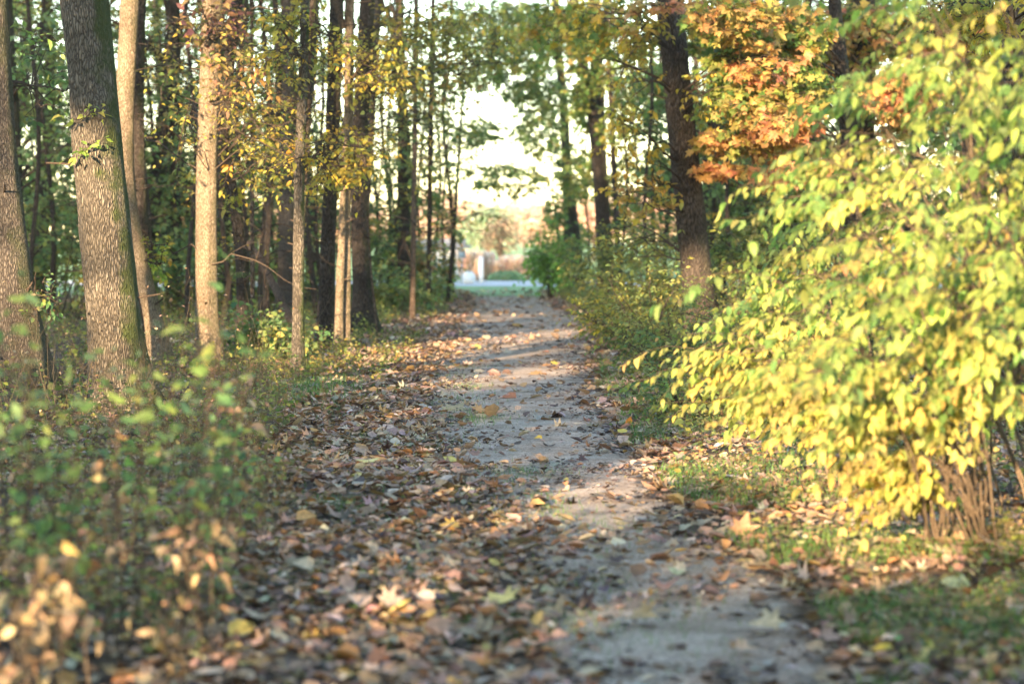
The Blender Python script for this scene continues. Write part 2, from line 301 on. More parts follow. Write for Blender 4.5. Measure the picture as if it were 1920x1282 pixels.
# ------------------------------------------------------------------ growing things
class Plant:
    def __init__(s): s.lv = Leaves(); s.tb = Tubes()
    def twigs(s, S, E, nl, size, pal, tpl, sag=.12, r=.004, droop=.35, opp=False, tilt=.55, curl=(.15, -.35), t0=.2, M=5, col=None, wide=0.8, rnd=.22):
        K = len(S)
        if K == 0: return
        t = np.linspace(0, 1, M)[None, :, None]
        ln = np.linalg.norm(E-S, axis=1)
        wob = rng.normal(0, .05, (K, M, 3))*ln[:, None, None]; wob[:, 0] = 0
        arc = np.zeros((K, M, 3)); arc[..., 2] = (sag*ln)[:, None]*(4*t*(1-t))[..., 0]
        Pt = S[:, None]*(1-t)+E[:, None]*t+arc+wob
        R = r*(1-.75*t[..., 0])*np.ones((K, 1))
        s.tb.add(Pt, R, 4)
        if nl <= 0: return
        lt = np.linspace(t0, 1, nl)[None]+rng.normal(0, .02, (K, nl)); lt = np.clip(lt, 0, .999)
        idx = lt*(M-1); i0 = idx.astype(int); f = (idx-i0)[..., None]
        kk = np.arange(K)[:, None]
        pos = Pt[kk, i0]*(1-f)+Pt[kk, np.minimum(i0+1, M-1)]*f
        T = norm(Pt[kk, np.minimum(i0+1, M-1)]-Pt[kk, i0])
        side = norm(np.cross(T, np.array([0, 0, 1.])+rng.normal(0, .2, (K, 1, 3))))
        sg = np.where((np.arange(nl) % 2) == 0, 1., -1.)[None, :, None]
        ax = norm(.55*T+wide*side*sg+np.array([0, 0, -droop])+rng.normal(0, rnd, (K, nl, 3)))
        nn = norm(np.array([0, 0, 1.])+rng.normal(0, tilt, (K, nl, 3)))
        sz = size*np.clip(np.exp(rng.normal(-.12, .30, (K, nl))), .35, 1.6)
        c = pick(K*nl, pal) if col is None else col(pos.reshape(-1, 3))
        tw = np.repeat(pick(K, pal, .1) if col is None else col(Pt[:, M//2]), nl, 0); c = c*.45+tw*.55
        # neighbouring leaves on one twig share a tint
        c = c*np.repeat(np.exp(rng.normal(0, .18, (K, 1))), nl, 0)
        c = np.clip(c, 0, .9)
        s.lv.add(pos.reshape(-1, 3)+ax.reshape(-1, 3)*(.25*size), ax.reshape(-1, 3), nn.reshape(-1, 3), sz.reshape(-1), c, tpl, curl)
    def limb(s, A, B, r0, r1=.005, bow=.15, M=9, sides=6, wob=.04):
        t = np.linspace(0, 1, M)[:, None]; ln = np.linalg.norm(B-A)
        p = A*(1-t)+B*t; p[:, 2] += bow*ln*(4*t*(1-t))[:, 0]*rng.uniform(.6, 1.2)
        w = np.cumsum(rng.normal(0, wob*ln/math.sqrt(M), (M, 3)), 0); w -= t*w[-1]; p += w
        s.tb.add(p, (r0*(1-t)+r1*t)[:, 0], sides); return p
    def clump(s, att, c, rad, nt, nl, size, pal, tpl, tlen=.45, r_limb=.02, nlimb=3, **kw):
        kw.setdefault('r', .0055)
        """limbs from att into the ellipsoid (c, rad); twigs start on the limbs and end within it"""
        c = np.array(c, float); rad = np.array(rad, float); pts = []
        for k in range(nlimb):
            e = c+rng.uniform(-.6, .6, 3)*rad+norm(c-att)*rad*.4
            main = s.limb(att, e, r_limb*rng.uniform(.7, 1.1), .004, rng.uniform(-.02, .14)); pts.append(main)
            for q in range(3):
                b = main[rng.integers(4, 8)]; e2 = c+norm(rng.normal(0, 1, 3))*rad*rng.uniform(.5, .95)
                pts.append(s.limb(b, e2, r_limb*.4, .003, .06, 6, 4))
        allp = np.concatenate([p[len(p)//3:] for p in pts])
        E = c+norm(rng.normal(0, 1, (nt, 3)))*rad*(rng.uniform(0, 1, (nt, 1))**.4)
        dm = np.linalg.norm(allp[None]-E[:, None], axis=2)
        nr = allp[dm.argmin(1)]
        v = nr-E; ln = np.linalg.norm(v, axis=1, keepdims=True)
        S = np.where(ln > tlen*1.6, E+v/np.maximum(ln, 1e-6)*tlen*rng.uniform(.8, 1.6, (nt, 1)), nr)
        s.twigs(S, E, nl, size, pal, tpl, **kw)
    def build(s, root, leaf_name='crown', twig_name='branches', lmat=None, tmat=None, origin=None):
        o = np.array(root.location) if origin is None else np.array(origin)
        if leaf_name == 'crown' and s.lv.n and s.tb.n:      # leaves and their twigs are one crown
            V = np.concatenate(s.tb.V); Q = np.concatenate(s.tb.L); L0 = s.lv
            me = raw_mesh('crown', np.concatenate(L0.V+[V])-o, np.concatenate(L0.L+[(Q+L0.n).ravel()]), np.concatenate(L0.S+[np.arange(len(Q))*4+L0.l]),
                          np.concatenate(L0.C+[np.full((len(V), 3), .08)]), False)
            ob = link_mesh('crown', me, lmat or M_LEAF, root); me.materials.append(tmat or B_TWIG)
            nf = sum(len(a) for a in L0.S); mi = np.zeros(nf+len(Q), np.int32); mi[nf:] = 1; me.polygons.foreach_set('material_index', mi)
            return
        if s.lv.n: s.lv.build(leaf_name, lmat or M_LEAF, root, o)
        if s.tb.n: s.tb.build(twig_name, tmat or B_TWIG, root, o)

class Trunk:
    def __init__(s, name, pts, base_py, mat, label, cat='tree', ztop=11, group=None, flare=.55, sides=28, lump=.05, d=None):
        d = d or dist_at(base_py); s.d = d
        A = []
        for (px, py, w) in pts:
            p = P(px, py, d); A.append([p[0], p[1], p[2], w/2*d/FPX])
        A = np.array(A); A = A[np.argsort(A[:, 2])]
        lo = A[0].copy(); sl = (A[1]-A[0])/(A[1, 2]-A[0, 2])
        lo = A[0]+sl*(-.06-A[0, 2]) if A[0, 2] > -.06 else A[0]; lo[3] = A[0, 3]
        hi = A[-1].copy(); sl = (A[-1]-A[-2])/(A[-1, 2]-A[-2, 2]); dz = ztop-hi[2]
        hi2 = A[-1]+sl*dz; hi2[0] = A[-1, 0]+np.clip(sl[0], -.12, .12)*dz; hi2[3] = max(A[-1, 3]*.45, .02)
        Q = np.vstack([lo, A[(A[:, 2] > lo[2]+.1)], hi2])
        n = int((ztop-lo[2])/.12); zz = np.linspace(lo[2], ztop, n)
        C = np.stack([np.interp(zz, Q[:, 2], Q[:, k]) for k in range(4)], 1)
        ker = np.ones(7)/7
        for k in (0, 3):
            C[:, k] = np.convolve(np.pad(C[:, k], 3, 'edge'), ker, 'valid')
        C[:, 1] = d+.10*(vnoise(zz, zz*0, 2.0, int(d))-.5)
        x0, y0 = C[0, 0], C[0, 1]; z0 = float(H(x0, y0))
        s.C = C
        s.root = empty(name, (x0, y0, z0), label, cat, group)
        sides = int(sides*1.5); th = np.linspace(0, 2*math.pi, sides, endpoint=False)
        ph = rng.uniform(0, 6, 4); hgt = np.maximum(zz-z0, 0)
        R = C[:, 3][:, None]*(1+flare*np.exp(-hgt/.30)[:, None]*(1+.35*np.cos(3*th+ph[0])[None]+.25*np.cos(5*th+ph[1])[None])
              +lump*np.cos(2*th[None]+zz[:, None]*.9+ph[2])+lump*.7*(vnoise(th[None]*3, zz[:, None]*2.2, 1, int(d*3))-.5)*2+.045*(vnoise(th[None]*6.5, zz[:, None]*3.5, 1, int(d*5))-.5)*2)
        ca, sa = np.cos(th+math.pi/2), np.sin(th+math.pi/2)
        V = np.stack([C[:, 0][:, None]+R*ca, C[:, 1][:, None]+R*sa, np.repeat(zz[:, None], sides, 1)], -1)
        V = V.reshape(-1, 3)-np.array([x0, y0, z0])
        m = len(zz); i = (np.arange(m-1)*sides)[:, None]; j = np.arange(sides)[None]; jn = (j+1) % sides
        q = np.stack([i+j, i+jn, i+sides+jn, i+sides+j], -1).reshape(-1, 4)
        link_mesh('trunk', raw_mesh('trunk', V, q.ravel(), np.arange(len(q))*4), mat, s.root)
        s.pl = Plant()
    def at(s, z):
        return np.array([np.interp(z, s.C[:, 2], s.C[:, 0]), np.interp(z, s.C[:, 2], s.C[:, 1]), z])
    def clump(s, px, py, rx, ry, rd, nt, nl, size, pal, tpl, dd=0, drop=.25, **kw):
        d = s.d+dd; c = P(px, py, d)
        if d < 42 and px < 900: size *= 1.08; nt = int(nt*1.35)
        nt = int(nt*1.1)
        z = float(np.clip(c[2]-drop*abs(c[0]-s.at(c[2])[0])-.1, .5, 10))
        s.pl.clump(s.at(z), c, (rx*d/FPX, rd, ry*d/FPX), nt, nl, size, pal, tpl, **kw)
    def high(s, z0=6.5, z1=10.5, r=2.2, n=110, pal=OLIVE, size=.17):
        s.pl.clump(s.at(z0-1.2), (s.C[-1, 0], s.d, (z0+z1)/2), (r, r, (z1-z0)/2), n, 7, size, pal, DIAM, tlen=1.0, r_limb=.05, nlimb=4)
    def twiggy(s, z0, z1, n, L=.9, r=.009, leaves=4, size=.06, pal=YELL, tpl=OVATE):
        for k in range(int(n*1.7)):
            z = rng.uniform(z0, z1); a = rng.uniform(0, 2*math.pi); l = L*rng.uniform(.5, 1.3)
            A = s.at(z); B = A+np.array([math.cos(a)*l, math.sin(a)*l, rng.uniform(-.1, .6)*l])
            p = s.pl.limb(A, B, r, .002, .05, 7, 4, .09)
            S = p[rng.integers(2, 7, 5)]; E = S+norm(rng.normal(0, 1, (5, 3))+norm(B-A)*.8)*rng.uniform(.15, .45, (5, 1))*L
            s.pl.twigs(S, E, leaves, size, pal, tpl, r=.0025)
    def bare(s, z0, z1, n, L=1.6, r=.011):
        for k in range(n):
            z = rng.uniform(z0, z1); a = rng.uniform(0, 2*math.pi); l = L*rng.uniform(.5, 1.2)
            p = s.pl.limb(s.at(z), s.at(z)+np.array([math.cos(a)*l, math.sin(a)*l, rng.uniform(-.25, .5)*l]), r, .003, .08, 10, 5, .16)
            for q in range(5):
                b = p[rng.integers(3, 9)]; s.pl.limb(b, b+norm(rng.normal(0, 1, 3)*np.array([1, 1, .7]))*rng.uniform(.25, .8), r*.35, .002, .05, 7, 4, .12)
    def done(s, lmat=None):
        for k in range(4):
            z = rng.uniform(.6, 5); a = rng.uniform(math.pi*.8, math.pi*2.2); A = s.at(z); l = rng.uniform(.08, .3)+s.C[10, 3]
            s.pl.limb(A, A+np.array([math.cos(a)*l, math.sin(a)*l, rng.uniform(0, .12)]), .014, .008, 0, 5, 6, .03)
        s.pl.build(s.root, lmat=lmat)
exec_order = []

# ================================================================== LEFT-HAND TREES
t = Trunk('tree', [(-18,-60,60),(-12,150,62),(2,330,66),(20,500,74),(40,650,86),(45,735,94)], 738, B_GREY, 'dark grey-barked tree cut by the left edge of the picture', ztop=12)
t.high(); t.clump(90, 130, 90, 130, .7, 22, 6, .075, FRESH, OVATE, dd=1.0); t.clump(70,560,60,60,.5,12,6,.07,FRESH,OVATE); t.done()
t = Trunk('tree', [(152,-60,88),(158,0,90),(172,150,92),(185,300,97),(199,430,101),(214,600,100),(224,700,98),(230,775,108)], 782, B_TAN, 'thickest tan-barked tree leaning left with green sprigs on its trunk', ztop=12)
t.high()
for (px, py) in ((150,225),(160,290)):
    A = P(px, py, t.d-.24); K = 5
    S = np.repeat(A[None], K, 0); E = S+np.stack([rng.uniform(-.18,.25,K), rng.uniform(-.25,-.05,K), rng.uniform(-.08,.16,K)], 1)
    t.pl.twigs(S, E, 5, .075, [(.35,.42,.08,3),(.25,.36,.08,2),(.5,.42,.1,1)], OVATE, r=.003)
t.done()
t = Trunk('tree', [(244,-40,34),(240,80,34),(233,200,33),(235,330,32),(247,430,31),(272,520,31),(290,600,34),(302,692,42)], 700, B_PALE, 'slender pale curved tree rising just behind the thickest trunk', ztop=11, lump=.03)
t.high(n=80); t.clump(285,485,42,55,.4,20,6,.075,[(.35,.42,.07,3),(.48,.42,.08,3),(.2,.33,.07,2),(.55,.25,.08,.6)],OVATE, drop=0); t.done()
t = Trunk('tree', [(262,-40,25),(257,120,26),(255,260,30),(262,400,34),(268,640,38)], 655, B_DARK, 'dark trunk close behind the pale curved tree', ztop=11)
t.high(n=80); t.bare(1.5,4.4,8); t.clump(300,90,90,80,.9,40,6,.075,DRY+YELL,OVATE,dd=1); t.done()
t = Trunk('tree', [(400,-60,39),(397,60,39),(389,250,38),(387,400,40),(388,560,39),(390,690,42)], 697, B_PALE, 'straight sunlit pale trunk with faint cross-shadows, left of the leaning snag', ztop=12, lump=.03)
t.high()
t.clump(450,160,90,100,.9,45,6,.08,[(.42,.36,.09,3),(.2,.24,.08,3),(.3,.15,.12,2),(.38,.2,.1,1.5)],OVATE,dd=-.6); t.clump(400,40,80,60,.8,34,6,.085,[(.16,.08,.09,3),(.3,.15,.1,2),(.4,.33,.1,2)],OVATE,dd=-.9)
t.clump(470,330,80,90,.9,28,6,.08,YELL+OLIVE,OVATE,dd=.6); t.clump(350,250,60,160,.9,30,6,.08,OLIVE,OVATE,dd=1)
t.twiggy(2.2,3.8,8,1.3); t.bare(1.2,4.2,9); t.done()
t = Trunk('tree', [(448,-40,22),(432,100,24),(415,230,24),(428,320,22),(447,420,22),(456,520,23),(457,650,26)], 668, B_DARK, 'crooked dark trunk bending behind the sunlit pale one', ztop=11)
t.high(n=80); t.clump(500,250,90,120,.9,50,6,.078,YELL+OLIVE,OVATE,dd=-.5); t.twiggy(1.6,3.9,10,1.2); t.bare(.9,4.4,14); t.done()
t = Trunk('sapling', [(473,300,7),(474,500,8),(474,670,9)], 676, B_BROWN, 'thin brown sapling beside the crooked dark trunk', 'sapling', ztop=5, sides=12, flare=.1)
t.twiggy(1.2,3.8,7,.9); t.done()
t = Trunk('tree', [(574,-60,15),(569,120,17),(562,300,19),(560,430,20),(559,600,20),(558,700,23)], 712, B_TAN, 'slim straight tan trunk standing alone nearest the path on the left', ztop=9, lump=.04)
t.clump(560,90,130,90,.9,60,6,.07,YELL+OLIVE,OVATE,dd=-.3); t.clump(600,300,100,70,.8,30,6,.07,YELL,OVATE,dd=.3); t.twiggy(1.9,3.9,12,1.1,.008); t.high(5.5,9,1.8,60,OLIVE,.15); t.done()
t = Trunk('tree', [(590,-60,13),(583,100,14),(574,260,14),(566,420,13)], 700, B_DARK, 'thin dark stem parting upward from behind the slim tan trunk', ztop=10, sides=14)
t.high(n=60); t.done()
t = Trunk('tree', [(634,-60,24),(626,160,25),(620,330,27),(614,480,29),(611,650,34)], 660, B_DARK, 'tall dark trunk left of the two fused golden stems', ztop=12)
t.high(); t.clump(585,60,110,110,.9,50,6,.08,OLIVE+YELL,OVATE,dd=1); t.clump(560,330,90,90,1,36,6,.075,OLIVE,OVATE,dd=1.5); t.twiggy(1.8,4,8,1.2); t.bare(1.2,4.4,9); t.done()
t = Trunk('tree', [(656,-60,17),(654,160,18),(651,330,16),(648,400,14),(652,520,13),(649,600,14),(648,662,17)], 668, B_PALE, 'golden sunlit stem fused with its neighbour, the right one of the pair', ztop=9, sides=18, lump=.08)
t.clump(655,300,70,70,.7,40,6,.08,YELL,OVATE,dd=-.5); t.clump(690,130,120,90,1,60,6,.08,YELL+OLIVE,OVATE,dd=-.3); t.twiggy(2.2,4,8,1.2,size=.07); t.high(5.5,9,1.8,60); t.done()
t = Trunk('tree', [(646,300,9),(642,380,11),(640,470,13),(636,560,14),(634,664,16)], 669, B_PALE, 'golden sunlit stem fused with its neighbour, the left one of the pair', ztop=6, sides=16, lump=.08); t.clump(630,330,50,40,.5,12,6,.075,YELL,OVATE); t.done()
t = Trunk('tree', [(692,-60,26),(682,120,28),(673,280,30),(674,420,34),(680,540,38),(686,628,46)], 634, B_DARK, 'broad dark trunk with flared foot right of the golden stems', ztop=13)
t.high(); t.clump(760,90,130,100,1.2,70,7,.09,YELL+OLIVE,OVATE,dd=.5); t.clump(730,240,90,80,1,46,6,.085,OLIVE+DKGREEN,OVATE,dd=1.5)
t.clump(800,50,140,60,1.2,70,7,.09,YELL+OLIVE,OVATE,dd=2); t.clump(900,90,120,60,1.2,60,7,.09,OLIVE+YELL,OVATE,dd=1); t.clump(820,160,120,60,1.2,80,7,.09,OLIVE+MAPOR[:2],OVATE,dd=2.5); t.twiggy(2,4.6,10,1.3); t.bare(1.8,5,9,2.2); t.done()
t = Trunk('tree', [(706,50,12),(700,160,13),(690,330,14)], 628, B_GREY, 'grey stem slanting up beside the broad dark trunk', ztop=9, sides=14); t.high(n=50); t.done()
t = Trunk('sapling', [(694,480,3.2),(700,560,3.6),(709,640,4.2)], 645, B_BROWN, 'bare bent brown switch at the foot of the broad dark trunk', 'sapling', ztop=1.9, sides=8, flare=0); t.done()
t = Trunk('tree', [(540,-60,26),(539,200,26),(537,400,28),(537,596,34)], 600, B_GREY, 'blurred grey trunk seen between the slim tan and tall dark trunks', ztop=12)
t.high(7,12,2.6,120,DKGREEN); t.clump(480,300,110,90,1.5,90,8,.09,OLIVE+DKGREEN,OVATE,dd=2); t.clump(590,420,90,70,1.5,60,8,.09,OLIVE+DKGREEN,OVATE,dd=2); t.clump(520,150,120,120,1.5,100,7,.09,OLIVE+DKGREEN,OVATE,dd=2); t.done()
t = Trunk('tree', [(330,-60,17),(327,200,18),(330,400,20),(334,585,25)], 590, B_DARK, 'blurred dark trunk seen between the pale curved and pale straight trees', ztop=12)
t.high(7,12,2.6,120,DKGREEN); t.clump(340,330,120,90,1.5,90,8,.09,OLIVE+DKGREEN,OVATE,dd=2); t.clump(350,160,150,140,1.5,110,7,.1,DKGREEN+OLIVE,OVATE,dd=2); t.done()
t = Trunk('tree', [(750,40,16),(754,200,18),(756,380,21),(759,565,27)], 572, B_DARK, 'dark trunk just left of the slim upright sapling pair', ztop=12)
t.high(7,12,2.5,120,OLIVE)
for a in ((770,250,90,90),(720,330,80,80),(830,280,90,70),(760,120,120,70),(700,420,60,60),(800,380,60,40),(840,180,90,70),(870,60,90,60),(730,480,50,50)): t.clump(*a,1.6,76,9,.09,DKGREEN+OLIVE,ROUND,dd=rng.uniform(-1.5,2))
t.done()
t = Trunk('sapling', [(780,-60,8),(779,150,8.5),(777,330,9),(775,470,10),(773,595,12)], 600, B_BROWN, 'slim brown-footed sapling left of the path, nearer of the pair', 'sapling', ztop=8, sides=12, flare=.15)
t.clump(780,220,90,60,1,36,6,.08,OLIVE,OVATE); t.clump(750,480,50,50,.7,16,6,.08,OLIVE,OVATE); t.twiggy(1.5,5,8,.9,.006); t.done()
t = Trunk('sapling', [(813,-40,8),(809,150,9),(806,330,9),(805,460,9),(803,580,10)], 587, B_DARK, 'slim black sapling left of the path, farther of the pair', 'sapling', ztop=8, sides=12, flare=.15)
t.clump(815,330,70,50,1,30,7,.09,OLIVE+DKGREEN,ROUND); t.clump(820,430,60,60,1,30,7,.09,DKGREEN+MAPOR[:1],ROUND); t.clump(860,90,110,60,1.2,46,7,.09,YELL+OLIVE,OVATE); t.done()
t = Trunk('sapling', [(866,200,5),(860,300,6),(853,400,7),(849,480,9),(845,545,10)], 553, B_DARK, 'curved black sapling at the left corner of the path end', 'sapling', ztop=7, sides=10)
t.clump(870,300,60,60,1.2,30,7,.1,OLIVE+DKGREEN,ROUND); t.clump(845,420,45,50,1,34,7,.1,DKGREEN+MAPOR[:2],ROUND); t.clump(900,400,50,35,1,16,7,.1,MAPOR[:1]+OLIVE,ROUND); t.done()

# leaning dead log
lg = Tubes(); a, b = P(468, 455, 35.5), P(556, 640, 34.0); tl = np.linspace(0, 1, 14)[:, None]
pl = a*(1-tl)+b*tl; pl[:, 2] += .12*np.sin(tl[:, 0]*3); pl += np.cumsum(rng.normal(0, .012, (14, 3)), 0)
root = empty('leaning_log', (b[0], b[1], float(H(b[0], b[1]))), 'dead brown log leaning down to the right between the trunks', 'log')
lg.add(pl, np.linspace(.045, .075, 14), 12); lg.build('log_body', B_BROWN, root, np.array(root.location))
sb = Tubes()
for k in (4, 7, 9):
    e = pl[k]+np.array([rng.uniform(.3, .9), .1, rng.uniform(.0, .5)]); q = np.linspace(0, 1, 6)[:, None]; sb.add(pl[k]*(1-q)+e*q+rng.normal(0, .02, (6, 3)), np.linspace(.012, .003, 6), 5)
sb.build('broken_branch', B_TWIG, root, np.array(root.location))

# ================================================================== RIGHT-HAND TREES
t = Trunk('tree', [(1254,-60,46),(1261,50,47),(1268,130,48),(1276,220,50),(1286,320,53),(1296,410,57),(1305,500,56),(1312,575,57),(1320,650,62)], 661, B_MAIN, 'main brown trunk leaning left on the right side of the path', ztop=13, lump=.035, sides=36)
t.high()
t.clump(1180,260,80,80,.9,30,7,.085,YELL,OVATE,dd=-1.2,droop=.6); t.clump(1175,130,80,90,.9,30,7,.085,YELL+OLIVE,OVATE,dd=-1,droop=.6)
t.clump(1320,180,60,60,.6,14,7,.075,YELL,OVATE,dd=-1.4,droop=.6); t.clump(1200,370,90,50,.9,34,7,.1,YELL+MAPOR[:2],OVATE,dd=-.8,droop=.5)
t.clump(1225,330,30,60,.3,5,7,.06,YELL,OVATE,dd=-1.0,droop=.6)
t.clump(1160,60,110,60,1,60,7,.1,YELL+MAPGR,MAPLE,dd=1); t.clump(1060,50,120,50,1,50,7,.1,YELL+MAPGR,MAPLE,dd=2); t.clump(1330,60,90,60,1,60,7,.11,YELL+MAPGR,MAPLE,dd=1.5); t.clump(1250,15,80,22,.8,24,7,.1,MAPOR,MAPLE,dd=-1); t.clump(1430,120,90,50,.8,30,7,.11,MAPOR,MAPLE,dd=-2); t.clump(1210,60,60,50,.8,30,7,.1,YELL+MAPOR[:1],OVATE,dd=-1); t.clump(1180,460,90,60,1,50,7,.08,OLIVE+YELL[:2],OVATE,dd=1.5); t.done()
t = Trunk('sapling', [(1290,230,4),(1300,310,5),(1312,400,6.5),(1325,470,8),(1337,530,9),(1349,600,11)], 640, B_GREY, 'thin grey pole leaning against the main brown trunk', 'sapling', ztop=3.4, sides=10, flare=0); t.twiggy(1,3,5,.6,.005); t.done()
t = Trunk('tree', [(1040,-60,15),(1043,65,16),(1056,180,17),(1063,320,18),(1067,440,19),(1068,540,23)], 545, B_DARK, 'dark trunk at the right corner of the path end with leafy sprouts', ztop=13)
t.high(8,13,2.6,120,OLIVE)
for a in ((1060,60,80,60),(1000,160,70,60),(1010,260,60,50),(1070,330,45,60),(980,60,90,60),(1075,450,35,45),(910,130,70,60),(900,250,60,40),(900,30,90,50),(950,340,90,40),(1020,200,80,60),(1040,400,30,40),(960,100,90,60),(1000,40,90,50)): t.clump(*a,1.8,int(a[2]*a[3]/32)+16,9,.105,DKGREEN+OLIVE,MAPLE,dd=rng.uniform(-3,2))
t.done()
t = Trunk('tree', [(1062,300,9),(1072,360,12),(1080,430,14),(1089,530,17)], 546, B_DARK, 'dark stem crossing behind the leafy-sprouted trunk and leaning right', ztop=5.5); t.clump(1080,300,40,50,1,14,7,.12,OLIVE,MAPLE); t.done()
t = Trunk('tree', [(1068,-60,17),(1080,30,18),(1092,120,20),(1112,210,24),(1122,280,30),(1128,370,28),(1133,450,29),(1140,548,32)], 553, B_DARK, 'forked dark trunk curving left above, right of the path end', ztop=12)
t.high(8,13,2.6,120,OLIVE)
for a in ((1090,60,50,60),(1092,200,30,60),(1085,130,40,90),(1130,60,90,60),(1190,160,50,80),(1000,90,70,60),(1140,120,70,80),(1160,240,50,60),(1110,330,40,60),(1180,330,60,60),(1100,40,80,50),(1170,400,50,40)): t.clump(*a,1.6,85,9,.10,MAPGR,MAPLE,dd=rng.uniform(-2,2))
t.done()
t = Trunk('tree', [(1113,-60,22),(1117,80,24),(1122,200,24),(1124,250,22)], 552, B_GREY, 'greyish second stem of the fork, behind the curving dark one', ztop=12); t.high(8,12,2,70); t.done()
t = Trunk('tree', [(1140,100,9),(1147,215,10),(1150,300,10),(1156,400,11),(1160,540,12)], 556, B_DARK, 'thin dark trunk right of the forked one', ztop=11, sides=12); t.high(7,11,2,70); t.clump(1165,180,50,80,1.2,40,7,.11,MAPGR,MAPLE); t.done()
t = Trunk('tree', [(1042,400,6),(1048,460,7),(1050,540,8)], 546, B_DARK, 'short broken sapling stem between the green bush and sprouted trunk', ztop=2.6, sides=10); t.done()
# maples, upper right
t = Trunk('maple_tree', [(1560,-60,24),(1568,40,25),(1577,120,27),(1588,220,29),(1600,400,31),(1610,600,36)], 655, B_DARK, 'slim dark maple trunk behind orange leaves, left of the thicker one', ztop=12)
t.high()
for a, pl_ in (((1410,270,130,40),MAPOR+MAPGR[1:3]),((1480,330,80,26),MAPOR),((1450,210,110,36),MAPOR[:2]+MAPGR[:3]),((1350,325,60,16),MAPOR),((1470,240,80,40),MAPOR),((1420,120,130,90),MAPGR),((1370,40,100,50),MAPGR+MAPOR[:2]),((1480,60,100,60),MAPGR+MAPOR[:1]),((1500,180,100,50),MAPGR),((1400,200,100,60),MAPGR)):
    t.clump(*a,1.1,int(a[2]*a[3]*.019)+16,7,.108,pl_,MAPLE,dd=rng.uniform(-3.5,-1),tlen=.5,droop=.25,tilt=.75,curl=(.1,-.15))
t.done()
t = Trunk('maple_tree', [(1618,-60,44),(1620,60,46),(1617,200,46),(1612,330,48),(1610,600,56)], 640, B_DARK, 'thick dark maple trunk half hidden by the sunlit shrub', ztop=13)
t.high()
for a, pl_ in (((1690,180,90,50),MAPOR),((1560,120,80,40),MAPOR+MAPGR),((1600,60,100,60),MAPOR+MAPGR),((1700,60,110,60),MAPOR+MAPGR),((1560,330,120,90),OLIVE),((1680,200,110,80),MAPOR[:3]+MAPGR),((1480,420,110,80),OLIVE),((1420,480,90,60),OLIVE)):
    t.clump(*a,1.2,130,8,.108,pl_,MAPLE,dd=rng.uniform(-2,1.5),tlen=.5,tilt=.7,curl=(.1,-.15))
t.done()
t = Trunk('tree', [(1815,-60,44),(1822,60,44),(1830,300,46),(1836,800,60)], 760, B_BROWN, 'brown trunk glimpsed through leaves near the top right corner', ztop=12)
t.high(); t.clump(1780,60,90,60,.7,60,6,.1,MAPOR+MAPGR,MAPLE,dd=-1); t.clump(1880,150,80,90,.7,60,6,.09,YELL+MAPGR,MAPLE,dd=-1.5); t.done()
t = Trunk('tree', [(1893,-60,60),(1900,180,62),(1904,450,64),(1908,880,80)], 800, B_GREY, 'grey trunk behind the shrub at the right edge', ztop=12)
t.high(); t.clump(1870,40,80,60,.7,50,7,.075,YELL,OVATE,dd=-2); t.clump(1800,20,80,40,.7,40,7,.075,YELL+OLIVE,OVATE,dd=-2); t.done()
t = Trunk('tree', [(1395,-60,18),(1400,200,19),(1405,400,20),(1410,560,24)], 580, B_DARK, 'dark trunk hidden among green maple leaves beyond the main trunk', ztop=12)
t.high(7,12,2.4,100,MAPGR)
for a in ((1330,260,80,60),(1400,330,90,60),(1380,150,110,110),(1460,260,100,90),(1340,400,80,60),(1450,430,110,60),(1250,330,60,80),(1240,180,60,90),(1530,120,100,90)): t.clump(*a,1.6,120,8,.12,DKGREEN+MAPGR,MAPLE,dd=rng.uniform(-1.5,2))
t.done()

# ================================================================== SHRUBS
def shrub(name, base, h, spread, nst, ntw, nl, size, pal, tpl, label, lean=(0, 0), cat='shrub', group=None, r=.01, tlen=.35, colf=None, tm=None, **kw):
    base = on_ground(np.array([base[0], base[1], 0.]))
    root = empty(name, base, label, cat, group); pl_ = Plant()
    for k in range(nst):
        a = rng.uniform(0, 2*math.pi); q = rng.uniform(.25, 1)**.6
        B = base+np.array([math.cos(a)*spread*q+lean[0]*q, math.sin(a)*spread*q+lean[1]*q, h*rng.uniform(.45, 1.0)*(1.1-.35*q)])
        A = base+np.array([rng.uniform(-.12, .12)*spread, rng.uniform(-.12, .12)*spread, -.02])
        p = pl_.limb(A, B, r*rng.uniform(.6, 1.2), r*.25, rng.uniform(.1, .25), 12, 5, .03)
        i = rng.integers(3, 12, ntw); S = p[np.minimum(i, 11)]
        dr = norm(B-A)*np.array([1, 1, .3]); E = S+norm(rng.normal(0, .75, (ntw, 3))+dr)*rng.uniform(.4, 1.2, (ntw, 1))*tlen
        pl_.twigs(S, E, nl, size, pal, tpl, col=colf, r=max(.0018, r*.22), **kw)
    pl_.build(root, 'foliage', 'stems', tmat=tm)
    return root
